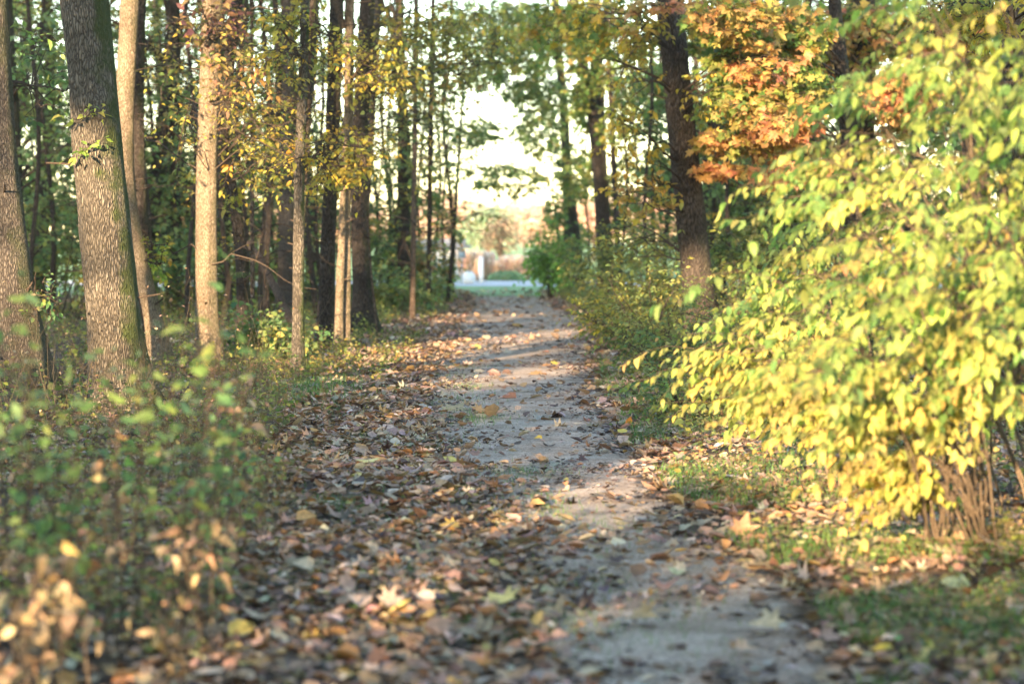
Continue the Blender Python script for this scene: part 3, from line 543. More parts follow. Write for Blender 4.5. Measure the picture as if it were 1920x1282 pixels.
# the big sunlit shrub on the right: several shrubs grown together
def bushcol(p):
    n = len(p); low = np.clip((1.15-p[:, 2])/.7, 0, 1)[:, None]
    pick_low = (rng.random((n, 1)) < low*.9)
    return np.where(pick_low, pick(n, BUSHLOW, .15), pick(n, BUSH, .15))
def arch_bush(name, label, base, targets, nst, ntw, size, pal=None):
    base = on_ground(np.array([base[0], base[1], 0.])); root = empty(name, base, label, 'shrub', 'sunlit shrubs right of the path'); pl_ = Plant()
    cen = np.mean([P(q[0], q[1], q[2]) for q in targets], axis=0)
    roots = np.array([base+(cen-base)*np.array([1, 1, 0])*rng.uniform(-.1, .55)+np.array([rng.normal(0, .12), rng.normal(0, .45), 0]) for _ in range(7)])
    for (px, py, d, jit, n) in targets:
        for k in range(n):
            B = P(px, py, d)+rng.normal(0, jit, 3)*np.array([1, .8, .8]); B[2] = max(B[2], .12)
            A = roots[np.linalg.norm(roots+(B-roots)*.15*rng.random()-B-rng.normal(0, .35, (7, 3)), axis=1).argmin()]+rng.normal(0, .035, 3); A[2] = H(A[0], A[1])-.02; ln = np.linalg.norm(B-A)
            p = pl_.limb(A, B, .0075*rng.uniform(.6, 1.3), .0025, .16*min(1, 1.2/ln)+.08, 14, 5, .025)
            i = rng.integers(5, 14, ntw); S = p[i]; dr = norm(B-A)*np.array([1, 1, 0])+np.array([0, 0, -.15])
            E = S+norm(rng.normal(0, 1, (ntw, 3))*np.array([.35, .45, .12])+dr*1.6+np.array([-.35, -.1, -.12]))*rng.uniform(.22, .62, (ntw, 1))
            pl_.twigs(S, E, 13, size*1.08, BUSH, BROAD, col=bushcol, r=.002, droop=.55, tilt=.3, curl=(.12, -.25), sag=.07, wide=.5, rnd=.10)
    pl_.build(root, 'foliage', 'stems', tmat=B_STEM)
    return root
def Gx(px, d): return ((px-960)/FPX*d, d)
arch_bush('arching_shrub', 'nearest yellow-green shrub with golden lower leaves by the right edge', Gx(1850, 12.6),
          [(1690,870,11.6,.07,3),(1700,780,11.7,.10,3),(1640,720,11.4,.14,4),(1560,640,11.4,.16,5),(1690,610,10.8,.2,5),(1600,500,10.8,.22,4),(1780,480,10.2,.22,4),(1850,570,10.6,.2,3),(1880,380,9.8,.22,4),(1800,700,11,.14,2),(1880,740,11.2,.1,1)], 1, 7, .060)
arch_bush('arching_shrub', 'tall yellow-green shrub reaching the top right corner', Gx(1960, 12.8),
          [(1545,300,12.8,.10,3),(1600,210,12.6,.14,4),(1670,110,12.4,.16,4),(1700,250,12,.22,5),(1800,150,11.6,.25,5),(1900,100,11.0,.25,5),(1640,330,12,.2,4),(1720,400,11.6,.22,4),(1900,280,10.4,.22,4),(1850,30,10.8,.2,5),(1760,50,11.6,.2,4),(1900,20,10.8,.2,4)], 1, 7, .060)
arch_bush('arching_shrub', 'lower yellow-green shrub stretching left toward the path', Gx(1650, 15.0),
          [(1370,655,14.2,.10,4),(1420,705,14.4,.08,4),(1470,570,14.4,.13,5),(1520,480,14.6,.15,5),(1570,410,14.6,.17,5),(1500,670,14.2,.12,5),(1580,740,14.0,.10,3),(1560,560,14.2,.18,5)], 1, 7, .060)
# mid-distance shrubs
SH = [('low leafy shrub on the right verge well before the forked trunk', 1158, 44, .75, .7, 12, OLIVE),
      ('low green shrub on the right verge level with the orange leaf strip', 1180, 34, .65, .6, 12, COVER),
      ('small green shrub between the main trunk and the gravel', 1225, 26, .55, .5, 11, COVER+FRESH),
      ('small leafy shrub under the left tip of the sunlit shrubs', 1300, 20, .48, .45, 11, COVER+FRESH),
      ('tall olive shrub under the yellow branches left of the main trunk', 1215, 30, 1.25, .9, 16, OLIVE),
      ('olive and green shrub hiding the foot of the main trunk', 1290, 27, .62, .75, 16, OLIVE),
      ('shrub with a bright yellow spray pointing at the path', 1190, 38, 1.5, 1.1, 16, OLIVE+YELL[:2]),
      ('dull green shrub between the forked trunk and the main trunk', 1160, 50, 2.0, 1.5, 18, OLIVE),
      ('dark green shrub at the foot of the forked dark trunk', 1120, 60, 2.0, 1.6, 18, DKGREEN+OLIVE),
      ('yellowish shrub behind the lowest part of the sunlit shrub', 1420, 24, 1.2, .9, 16, OLIVE+YELL[:1]),
      ('broad olive thicket shrub right of the main trunk', 1415, 34, 1.9, 1.5, 22, OLIVE),
      ('shaded olive shrub right of the leaning grey pole', 1500, 28, 2.1, 1.3, 20, OLIVE+DKGREEN[:2]),
      ('green shrub filling the gap beyond the main trunk', 1290, 46, 2.3, 1.7, 20, DKGREEN+OLIVE),
      ('dark shrub under the thick maple trunk', 1640, 22, 1.6, 1.0, 16, OLIVE)]
for lab, px, d, h, sp, n, pal in SH:
    shrub('woodland_shrub', Gx(px, d), h, sp, n, 12, 8, .062 if d < 35 else .09, pal, OVATE, lab, group='shrubs along the right verge', tlen=.45, sag=.05)
# bright yellow spray
shrub('yellow_sapling', Gx(1165, 34), .85, .5, 6, 6, 8, .06, [(.62,.50,.06,3),(.6,.42,.05,2)], OVATE, 'small sapling with bright yellow leaves reaching over the right verge', lean=(-.4, 0), cat='sapling')
shrub('green_bush', Gx(1030, 64), 2.1, .62, 24, 13, 8, .10, [(.17,.36,.09,4),(.22,.42,.10,3),(.3,.45,.12,2)], ROUND, 'rounded bright green bush at the right side of the path end', tlen=.5)
for lab, px, d, h, sp in (('shaded green shrub left of the path near its end', 790, 58, .6, .9), ('low dark shrub between the broad trunk and the sapling pair', 735, 50, .8, .9), ('leafy green shrub in the gap right of the golden stems', 715, 66, 2.4, 1.6),
                          ('leafy shrub in front of the grey blurred trunk', 500, 50, 1.4, 1.3), ('dark shrub behind the crooked trunk', 420, 55, 2.2, 1.7), ('dark green shrub behind the thickest tree', 130, 45, 2.4, 1.7), ('dark green shrub seen at the left edge', 30, 48, 2.6, 1.9), ('deep green shrub between the thickest tree and the pale straight one', 330, 48, 1.6, 1.5),
                          ('low green maple seedling clump below the leaning log', 490, 30, .45, .45), ('reddish green shrub left of the curved black sapling', 800, 62, 1.9, .8)):
    pal = DKGREEN+OLIVE if 'reddish' not in lab else DKGREEN+MAPOR[:2]
    shrub('woodland_shrub', Gx(px, d), h, sp, 18, 12, 8, .10 if d > 35 else .08, pal, ROUND, lab, group='shrubs among the left trees', tlen=.5)

# ================================================================== DEEP WOODS (copies)
def deep_tree(name, label, pal, group, n):
    root = empty(name, (0, 0, 0), label, 'tree', group); pl_ = Plant()
    z = np.linspace(0, 12, 30); cx = .25*np.sin(z*.5+n); tr = Tubes(); tr.add(np.stack([cx, .2*np.cos(z*.4), z], 1), np.linspace(.16, .05, 30), 14)
    tr.build('trunk', B_DARK, root)
    for k in range(15):
        zz = 1.2+k*.72; a = k*2.4+n; r = 1.2+.5*math.sin(k*1.3)
        c = np.array([math.cos(a)*1.5*rng.uniform(.5, 1.2), math.sin(a)*1.5*rng.uniform(.5, 1.2), zz+.4])
        pl_.clump(np.array([.25*math.sin(zz*.5+n), 0, zz-.3]), c, (r*1.2, r*1.2, .8), 78 if k < 4 else 42, 9, .10, pal, ROUND, tlen=.6, r_limb=.035)
    pl_.build(root)
    return root
DT = [deep_tree('woodland_tree', 'leafy dark green tree deep in the woods behind the trunks', DKGREEN+OLIVE[:2], 'leafy trees deep in the woods', 1),
      deep_tree('woodland_tree', 'leafy olive tree turning yellow deep in the woods', OLIVE+DKGREEN[:2], 'leafy trees deep in the woods', 2)]
places = [(-12,62,0),(-20,120,0),(40,58,0),(180,60,1),(310,64,0),(440,62,0),(545,68,0),(-60,54,0),
          (1300,70,0),(1370,56,1),(1450,64,0),(1530,52,1),(1620,60,0),(1700,50,1),(1800,56,0),(1900,52,1),(1980,60,0),(80,50,1),(220,50,0),(20,44,0),(300,50,1),(420,52,0),(560,56,0),(1340,48,0),(1590,44,1)]
first = [True, True]
for k, (px, d, v) in enumerate(places):
    d = min(d, 67)
    x, y = Gx(px, d); loc = (x, y, float(H(x, y)))
    if first[v]: DT[v].location = loc; DT[v].rotation_euler.z = k*1.7; first[v] = False
    else: copy_tree(DT[v], loc, k*1.7, rng.uniform(.85, 1.15))
# the thin poles between them
PO = Tubes(); zz = np.linspace(0, 9, 14); PO.add(np.stack([.12*np.sin(zz), .1*np.cos(zz), zz], 1), np.linspace(.055, .03, 14), 8)
pr = empty('thin_trunk', (0, 0, 0), 'thin dark bare pole of a young tree deep in the woods', 'sapling', 'thin poles deep in the woods'); PO.build('trunk', B_DARK, pr)
for k, (px, d) in enumerate([(345,52),(300,60),(408,66),(470,58),(498,44),(515,66),(585,58),(596,70),(712,62),(735,70),(820,70),(20,50),(100,58),(65,40),(585,45),(1100,72),(1190,66),(1230,55),(1450,48),(1490,60),(835,64),(270,44),(360,40),(425,46),(505,58),(525,50),(690,50),(725,60),(745,64),(790,66),(120,66),(60,60),(380,62),(455,44),(640,60),(1215,46),(1350,60),(1170,60),(575,64),(90,44),(280,52),(395,50),(435,62),(512,40),(600,48),(700,68),(760,58),(775,68),(840,58),(1255,50),(1370,44),(1420,60)]):
    x, y = Gx(px, d); loc = (x, y, float(H(x, y))-.05)
    if k == 0: pr.location = loc
    else: copy_tree(pr, loc, k*2.1, rng.uniform(.7, 1.1))

# ================================================================== CLEARING BEYOND THE WOODS
def lawn_tree(name, label, cat, group, h, r, pal, nt, size, zc=.55, trunk=.1, tm=B_BROWN, tpl=ROUND):
    root = empty(name, (0, 0, 0), label, cat, group); pl_ = Plant()
    z = np.linspace(-.05, h*.8, 12); tr = Tubes(); tr.add(np.stack([.1*np.sin(z), z*0, z], 1), np.linspace(trunk, trunk*.3, 12), 10); tr.build('trunk', tm, root)
    for k in range(7):
        a = k*.9; c = np.array([math.cos(a)*r*.45, math.sin(a)*r*.45, h*(zc+.09*((k*3) % 4-1))])
        pl_.clump(np.array([0, 0, h*.25]), c, (r*.6, r*.6, h*.24), nt, 7, size, pal, tpl, tlen=h*.12, r_limb=trunk*.4)
    pl_.build(root, tmat=tm)
    return root
red = lawn_tree('red_tree', 'orange-red autumn tree in the row beyond the clearing', 'tree', 'red autumn trees beyond the clearing', 6.2, 3.4, REDTREE, 60, .30)
k0 = 0
for row, (yy_, x0, x1, st) in enumerate(((165, -24, 24, 4.3), (185, -36, 36, 5.2))):
    for x in np.arange(x0, x1, st):
        loc = (x+rng.uniform(-.8, .8), yy_+rng.uniform(-4, 4), 0)
        s_ = rng.uniform(.72, 1.0)*(.9+.1*row)
        if k0 == 0: red.location = loc
        else: copy_tree(red, loc, rng.uniform(0, 6), s_)
        k0 += 1
wl = lawn_tree('pale_green_tree', 'pale green weeping tree behind the small bare-trunked tree', 'tree', None, 4.0, 1.7, [(.38,.50,.36,3),(.46,.54,.42,2),(.33,.44,.32,2)], 60, .16, .5); wl.location = (*Gx(915, 122), 0)
st_ = lawn_tree('small_tree', 'small pinkish-brown tree on a bare trunk in the clearing', 'tree', None, 2.6, 1.0, [(.55,.38,.30,3),(.5,.40,.30,2),(.6,.45,.33,2)], 42, .09, .66, .055); st_.location = (*Gx(938, 101), 0)
# ornamental grasses
def grass_clump(label, pal, h, n=260, w=.035):
    root = empty('ornamental_grass', (0, 0, 0), label, 'grass clump', 'reddish ornamental grasses in the clearing'); lv = Leaves()
    a = rng.uniform(0, 6.28, n); q = rng.uniform(0, .12, n)
    pos = np.stack([np.cos(a)*q, np.sin(a)*q, np.zeros(n)], 1); ax = np.stack([np.cos(a)*.32, np.sin(a)*.32, np.ones(n)], 1)+rng.normal(0, .08, (n, 3))
    lv.add(pos, ax, np.stack([np.cos(a), np.sin(a), .3+0*a], 1), h*rng.uniform(.7, 1.1, n), pick(n, pal), BLADE, (0, -.25)); lv.build('blades', M_GRASS, root)
    pm = Leaves(); m = n//4; a = rng.uniform(0, 6.28, m); q = rng.uniform(.05, .32, m)
    pos = np.stack([np.cos(a)*q, np.sin(a)*q, h*rng.uniform(.75, 1.0, m)], 1)
    pm.add(pos, np.stack([np.cos(a)*.3, np.sin(a)*.3, np.ones(m)], 1), rng.normal(0, 1, (m, 3)), rng.uniform(.12, .22, m), pick(m, [(.75,.66,.62,3),(.7,.55,.5,2)]), OVATE); pm.build('plumes', M_GRASS, root)
    return root
gc = grass_clump('reddish ornamental grass clump with pale plumes around the white post', [(.58,.36,.28,3),(.62,.45,.34,2),(.5,.42,.32,1)], 1.05, 420)
k = 0
for row in range(3):
    for i in range(8):
        px = 873+i*15+row*5; loc = (*Gx(px, 84.5+row*1.6+2.4*(i/8)), .012)
        loc = (loc[0], max(loc[1], 92.0+row*.9), .012); loc = ((px-960)/FPX*loc[1], loc[1], .012)
        if k == 0: gc.location = loc
        else: copy_tree(gc, loc, k*1.3, rng.uniform(.75, 1.05)*(1.0 if i < 3 else .8))
        k += 1
# low hedge
hd = Leaves(); n = 2600; p = np.stack([rng.uniform(0, 1, n)*1.35, rng.normal(0, .16, n), rng.uniform(.02, .34, n)], 1); p[:, 2] *= 1-.5*np.abs(p[:, 0]/1.35*2-1)**3
hd.add(p, norm(rng.normal(0, 1, (n, 3))+np.array([0, 0, .8])), rng.normal(0, 1, (n, 3)), rng.uniform(.04, .08, n), pick(n, [(.28,.44,.27,3),(.35,.5,.33,2),(.22,.36,.22,2)]), ROUND)
ho = hd.build('hedge', M_LEAF); ho.location = (*Gx(916, 91.3), 0.012); tag(ho, 'low pale green hedge in front of the reddish grasses', 'hedge')
M_WHITE = plain('white_paint', (.82,.82,.80), .5, .05); M_BLUE = plain('blue_grey_siding', (.24,.31,.40), .55, .08); M_DKROOF = plain('dark_roof', (.10,.12,.16), .6, .1); M_GLASSY = plain('dark_window', (.05,.08,.12), .15, .05); M_STEEL = plain('painted_steel', (.28,.34,.38), .4, .1)
bx_, by_ = Gx(902, 86.0)
po = empty('marker_post', (bx_, by_, .012), 'white square marker post standing at the end of the path', 'post')
boxes_mesh('post_shaft', [(-.085,-.085,0,.085,.085,.90)], M_WHITE, po); boxes_mesh('post_cap', [(-.10,-.10,.90,.10,.10,.94),(-.06,-.06,.94,.06,.06,.965)], M_WHITE, po); boxes_mesh('post_base', [(-.15,-.15,0,.15,.15,.05)], M_ROAD, po)
# kiosk
kx, ky = Gx(768, 96); kx1 = Gx(868, 96)[0]; W = kx1-kx
ko = empty('park_kiosk', (kx, ky, .012), 'small blue-grey clad kiosk with flat dark roof beyond the woods', 'kiosk')
boxes_mesh('wall', [(0,0,0,W,1.8,1.22)], M_BLUE, ko)
boxes_mesh('siding', [(-.012,-.02,.08+i*.115,W+.012,0,.155+i*.115) for i in range(4)], M_BLUE, ko)
for i in range(2): boxes_mesh('window', [(W*(.12+.45*i),-.03,.62,W*(.12+.45*i)+W*.36,-.002,1.08)], M_GLASSY, ko)
boxes_mesh('window_louvre', [(W*.10,-.06,.70+i*.12,W*.96,-.032,.725+i*.12) for i in range(4)], M_WHITE, ko)
boxes_mesh('roof', [(-.25,-.35,1.22,W+.28,2.1,1.34),(-.1,-.15,1.34,W+.1,1.9,1.58)], M_DKROOF, ko)
boxes_mesh('corner_post', [(W+.14,-.3,0,W+.2,-.24,1.22)], M_STEEL, ko)
# sign pole
sx_, sy_ = Gx(866, 82.3); so = empty('sign_post', (sx_, sy_, .018), 'thin grey sign pole standing left of the white post', 'sign post')
tp = Tubes(); tp.add(np.array([[0,0,z] for z in np.linspace(0, 1.25, 6)]), np.full(6, .028), 10); tp.build('pole', M_STEEL, so); boxes_mesh('sign_plate', [(-.13,-.045,.92,.13,-.03,1.2)], M_STEEL, so)
# boulder
bm_n = 24; th = np.linspace(0, math.pi, 14); ph = np.linspace(0, 2*math.pi, bm_n, endpoint=False)
TH, PH = np.meshgrid(th, ph, indexing='ij'); rr = .25*(1+.16*(vnoise(TH*2, np.cos(PH)*2+4, 1, 2)-.5)+.08*(vnoise(TH*5, np.sin(PH)*4+4, 1, 5)-.5))
V = np.stack([rr*np.sin(TH)*np.cos(PH)*1.0, rr*np.sin(TH)*np.sin(PH), .22+rr*np.cos(TH)*.95], -1).reshape(-1, 3)
i = (np.arange(13)*bm_n)[:, None]; j = np.arange(bm_n)[None]; jn = (j+1) % bm_n; q = np.stack([i+j, i+bm_n+j, i+bm_n+jn, i+jn], -1).reshape(-1, 4)
bo = link_mesh('boulder', raw_mesh('boulder', V, q.ravel(), np.arange(len(q))*4), plain('white_stone', (.72,.72,.70), .8, .15, 6)); bo.location = (*Gx(879, 84.5), 0); tag(bo, 'rounded white boulder between the sign pole and the white post', 'boulder')

# ================================================================== FOREGROUND LEFT THICKET
def weed(name, label, base, tips, nl, size, pal, tpl, grp, r=.003, side=3, lmat=None, tm=None, **kw):
    base = on_ground(np.array([base[0], base[1], 0.])); root = empty(name, base, label, 'plant', grp); pl_ = Plant()
    for B in tips:
        B = np.array(B); p = pl_.limb(base+rng.normal(0, .02, 3)*np.array([1, 1, 0]), B, r, .0016, .05, 10, 5, .03)
        pl_.twigs(p[[3, 5, 7]], p[[6, 8, 9]]+rng.normal(0, .03, (3, 3)), nl, size, pal, tpl, r=.0015, **kw)
        S = p[rng.integers(4, 9, side)]; E = S+norm(rng.normal(0, .6, (side, 3))+np.array([0, 0, .35]))*rng.uniform(.12, .35, (side, 1))
        pl_.twigs(S, E, nl, size, pal, tpl, r=.0015, **kw)
    pl_.build(root, 'foliage', 'stems', lmat=lmat, tmat=tm); return root
gplants = [('blurred green seedling with the highest leaves at the left edge', 20, 6.6, [(30,500),(70,560),(-10,600),(60,650)]),
           ('blurred green sapling whose top leaves cross the pale straight trunk', 330, 7.0, [(440,540),(400,600),(330,640),(370,690),(450,640)]),
           ('blurred yellowish-green sapling before the foot of the thickest tree', 240, 6.8, [(300,620),(280,700),(200,660),(330,740)]),
           ('leafy green seedling clump left of the thickest tree foot', 90, 7.2, [(110,690),(60,740),(140,760),(30,790)]),
           ('low spreading green plant under the yellowish-green sapling', 330, 7.8, [(380,800),(300,790),(250,830),(420,830),(350,860)]),
           ('green ferny plant at the inner edge of the thicket', 420, 9.0, [(440,860),(400,900),(460,800),(380,870)]),
           ('dusky green plant in the lower left thicket', 120, 7.0, [(60,860),(150,880),(200,830),(100,930)]),
           ('small green seedling near the bottom left corner', 60, 6.4, [(40,1000),(90,960),(10,920),(130,1010)]),
           ('short green seedling at the bottom of the thicket', 330, 6.9, [(300,1190),(350,1240),(280,1150)])]
for lab, px, d, tips in gplants:
    tp = []; d = d+1.7
    for (a, b) in tips:
        tp.append(P(a+rng.normal(0, 22), b+rng.normal(0, 18), d+rng.uniform(-.5, .6)))
    weed('leafy_plant', lab, Gx(px, d), tp, 4, .064, FRESH, BROAD, 'green plants in the left foreground thicket', side=1, droop=.25, tilt=.55)
dplants = [('tall dried weed standing before the thickest tree foot', 205, 7.4, [(215,790),(190,850),(240,900)]), ('dried weed with pinkish brown leaves in the lower left corner', 40, 5.9, [(30,1000),(60,1080),(20,1120),(90,1060)]), ('dry stalk hung with pale tan leaves in the lower left', 110, 6.0, [(115,1060),(150,1030),(90,1110)]),
           ('dry bent grass-like stalk arching over the lower left leaves', 170, 6.6, [(120,1005),(150,1010)]), ('dried weed with yellow and tan leaves at the thicket edge', 370, 7.6, [(390,905),(340,930),(400,960),(420,930)]),
           ('brown weed with dark curled leaves under the thicket edge', 370, 7.0, [(370,960),(330,1000),(400,1010)]), ('dry weed with a yellow maple-like leaf near the bottom', 330, 6.4, [(350,1140),(310,1110),(280,1170)]),
           ('wiry dried stalks right of the thicket', 440, 9.6, [(440,760),(470,700),(420,720),(490,740)]), ('low dry weed in the bottom left corner', 60, 5.6, [(30,1200),(90,1180),(60,1240)])]
for lab, px, d, tips in dplants:
    d = d+1.3
    tp = [P(a+rng.normal(0, 14), b+rng.normal(0, 14), d+rng.uniform(-.3, .4)) for (a, b) in tips]
    weed('dried_weed', lab, Gx(px, d), tp, 2, .062, DRY+[(.45,.34,.12,1)], OVATE, 'dried weeds in the left foreground thicket', side=1, droop=.8, tilt=.9, curl=(.5, -.8), lmat=M_DRYLEAF, tm=B_STEM)

# ================================================================== GROUND COVER (stuff)
def sprigs(name, n, region, hr, nl, size, pal, tpl, label, cat, lean=.5, mat=None, **kw):
    pl_ = Plant(); x, y = region(n); z = H(x, y); S = np.stack([x, y, z], 1)
    h = rng.uniform(hr[0], hr[1], len(x))*(.5+vnoise(x, y, 1.3, 7)); v = rng.normal(0, lean, (len(x), 3)); v[:, 2] = 1
    E = S+norm(v)*h[:, None]
    pl_.twigs(S, E, nl, size, pal, tpl, r=.0018, M=4, **kw)
    V = np.concatenate(pl_.tb.V); Q = np.concatenate(pl_.tb.L); L0 = pl_.lv
    stem_col = np.repeat(np.array([[.16,.12,.07]]), len(V), 0)
    allV = np.concatenate(L0.V+[V]); C = np.concatenate(L0.C+[stem_col])
    loops = np.concatenate(L0.L+[(Q+L0.n).ravel()]); st = np.concatenate(L0.S+[np.arange(len(Q))*4+L0.l])
    o = link_mesh(name, raw_mesh(name, allV, loops, st, C, False), mat or M_LEAF); return tag(o, label, cat, kind='stuff')
def reg_left(o0, o1, y0, y1, pw=1.0, thr=0):
    def f(n):
        y = y0+(y1-y0)*rng.random(n)**pw; o = o0+(o1-o0)*rng.random(n)**1.2; x = path_l(y)-o
        k = (x > -.235*y-.8) & (vnoise(x, y, 1.1, 9) > thr); return x[k], y[k]
    return f
def reg_right(o0, o1, y0, y1, pw=1.0, thr=0):
    def f(n):
        y = y0+(y1-y0)*rng.random(n)**pw; o = o0+(o1-o0)*rng.random(n)**1.2; x = path_r(y)+o
        k = (x < .235*y+.8) & (vnoise(x, y, 1.1, 12) > thr); return x[k], y[k]
    return f
sprigs('undergrowth', 6500, reg_left(1.25, 9, 17, 72), (.08, .38), 7, .05, COVER, ROUND, 'small-leaved green and yellow undergrowth beneath the left trees', 'undergrowth')
sprigs('verge_undergrowth', 1800, reg_left(.55, 1.6, 26, 72, 1, .3), (.04, .16), 6, .04, COVER, ROUND, 'low leafy growth along the left edge of the path', 'undergrowth')
sprigs('thicket_undergrowth', 1900, reg_left(1.3, 3.6, 8.5, 19, 1, .3), (.06, .30), 5, .038, COVER+FRESH+DRY+DRY, ROUND, 'tangled leafy growth filling the left foreground thicket', 'undergrowth', .35)
sprigs('dry_stalks', 1500, reg_left(1.25, 6.5, 9, 26), (.3, .95), 2, .03, DRY, OVATE, 'dry brown stalks standing among the left undergrowth', 'stalks', .28, M_DRYLEAF, droop=.8)
sprigs('shrub_undergrowth', 5600, reg_right(.45, 6.5, 17, 72), (.08, .40), 7, .05, COVER+OLIVE, ROUND, 'mixed green undergrowth below the right shrubs', 'undergrowth')
sprigs('verge_weeds', 2600, reg_right(.25, 3.2, 8.3, 22, 1.2, .3), (.03, .14), 5, .034, COVER+DRY+FRESH, BROAD, 'small weeds and seedlings mixed into the right verge grass', 'weeds')
sprigs('bush_undergrowth', 900, reg_right(1.2, 3.2, 10, 20, 1, .35), (.06, .3), 6, .045, COVER+DRY, ROUND, 'low growth and shoots at the foot of the sunlit shrubs', 'undergrowth')

def litter():
    lv = Leaves()
    def put(x, y, size, pal, tplw=.27):
        n = len(x); z = H(x, y)+.006+rng.random(n)**2*.03
        pos = np.stack([x, y, z], 1); a = rng.uniform(0, 6.28, n)
        ax = np.stack([np.cos(a), np.sin(a), rng.normal(0, .22, n)], 1); nn = norm(np.array([0, 0, 1.])+rng.normal(0, .22, (n, 3)))
        sz = size*np.clip(np.exp(rng.normal(0, .38, n)), .4, 2.1); c = pick(n, pal, .22); m = rng.random(n) < tplw
        lv.add(pos[m], ax[m], nn[m], sz[m]*1.05, c[m], MAPLE, (.30, .15)); lv.add(pos[~m], ax[~m], nn[~m], sz[~m], c[~m], ROUND, (.4, .2))
    def dens(x, y):
        l, r = path_l(y), path_r(y); ol, orr = l-x, x-r
        ins = (ol < 0) & (orr < 0)
        near = np.clip((17-y)/7, 0, 1)
        e = np.minimum(-ol, -orr)
        d_in = 4+near*15+60*np.exp(-((y-12.3)/1.3)**2)+25*np.exp(-((y-16.5)/1.0)**2)+np.exp(-np.maximum(e, 0)/.13)*110*(.3+.7*(ol > orr))
        d_in *= .25+1.5*vnoise(x, y, .5, 3)**1.3
        d_l = np.where(ol < 1.5, 250, 100); d_r = np.where(orr < .5, 190, 165)
        o = np.where(ins, d_in, np.where(ol > 0, d_l, d_r))
        return o*(.45+.95*fbm(x, y, .7, 2, 6))
    for (y0, y1, x0, x1) in ((7.2, 14, -2.6, 3.6), (14, 24, -4.5, 4.5), (24, 40, -5, 5), (40, 74, -5, 5)):
        dm = 540*(1 if y0 < 24 else .62 if y0 < 40 else .28); n = int((y1-y0)*(x1-x0)*dm); x = rng.uniform(x0, x1, n); y = rng.uniform(y0, y1, n)
        k = rng.random(n)*285 < dens(x, y); k &= np.abs(x) < .24*y+.9
        put(x[k], y[k], .057 if y0 < 20 else .064, LITTER)
    # crumbs on the gravel
    n = 30000; y = rng.uniform(8, 45, n)**1.0; u = rng.random(n); x = path_l(y)*(1-u)+path_r(y)*u; k = fbm(x, y, .45, 3, 31)*.9+.25*np.abs(u-.5)*2 > rng.uniform(.45, .85, n); x, y = x[k], y[k]
    put(x, y, .02*np.exp(rng.normal(0, .5, len(x))), [(.08,.06,.05,4),(.14,.10,.08,3),(.25,.18,.13,2),(.45,.40,.35,2)], .2)
    # deep woods floor
    n = 9000; y = rng.uniform(20, 74, n); x = rng.uniform(-17, 17, n); k = np.abs(x) < .24*y; put(x[k], y[k], .10, LITTER)
    o = lv.build('leaf_litter', M_DRYLEAF); tag(o, 'dense carpet of curled brown leaves beside the path', 'fallen leaves', kind='stuff')
litter()
def grass(name, n, reg, h, label, pal):
    lv = Leaves(); x, y = reg(n); z = H(x, y); m = len(x)
    a = rng.uniform(0, 6.28, m); ax = np.stack([np.cos(a)*.5, np.sin(a)*.5, np.ones(m)], 1)+rng.normal(0, .15, (m, 3))
    lv.add(np.stack([x, y, z], 1), ax, np.stack([-np.cos(a), -np.sin(a), .4+0*a], 1), h*rng.uniform(.5, 1.3, m), pick(m, pal), BLADE, (0, -.45))
    o = lv.build(name, M_GRASS); tag(o, label, 'grass', kind='stuff')
GR = [(.09,.19,.05,4),(.13,.24,.06,4),(.20,.26,.08,1.5),(.30,.25,.12,.5)]
grass('verge_grass', 42000, reg_right(.1, 2.3, 8.2, 34, 1.3, .42), .085, 'green grass tufts on the right verge of the path', GR)
def patch(cx_, cy_, rx, ry):
    def f(n): return cx_+rng.normal(0, rx, n), cy_+rng.normal(0, ry, n)
    return f
g0 = G(585, 745); grass('grass_tuft', 2200, patch(g0[0], g0[1], .24, 1.2), .10, 'bright green grass tuft on the left verge below the slim tan trunk', [(.09,.20,.05,4),(.13,.26,.06,3),(.30,.28,.12,1)])
def many_patches(n):
    X = []; Y = []
    for k in range(80):
        y = rng.uniform(9, 30); x = path_l(y)-rng.uniform(-.5, 1.5); m = n//80; s = rng.uniform(.10, .30); X.append(x+rng.normal(0, s, m)); Y.append(y+rng.normal(0, s*1.8, m))
    return np.concatenate(X), np.concatenate(Y)
grass('path_edge_grass', 15000, many_patches, .05, 'short grass poking through the leaf carpet left of the path', GR)

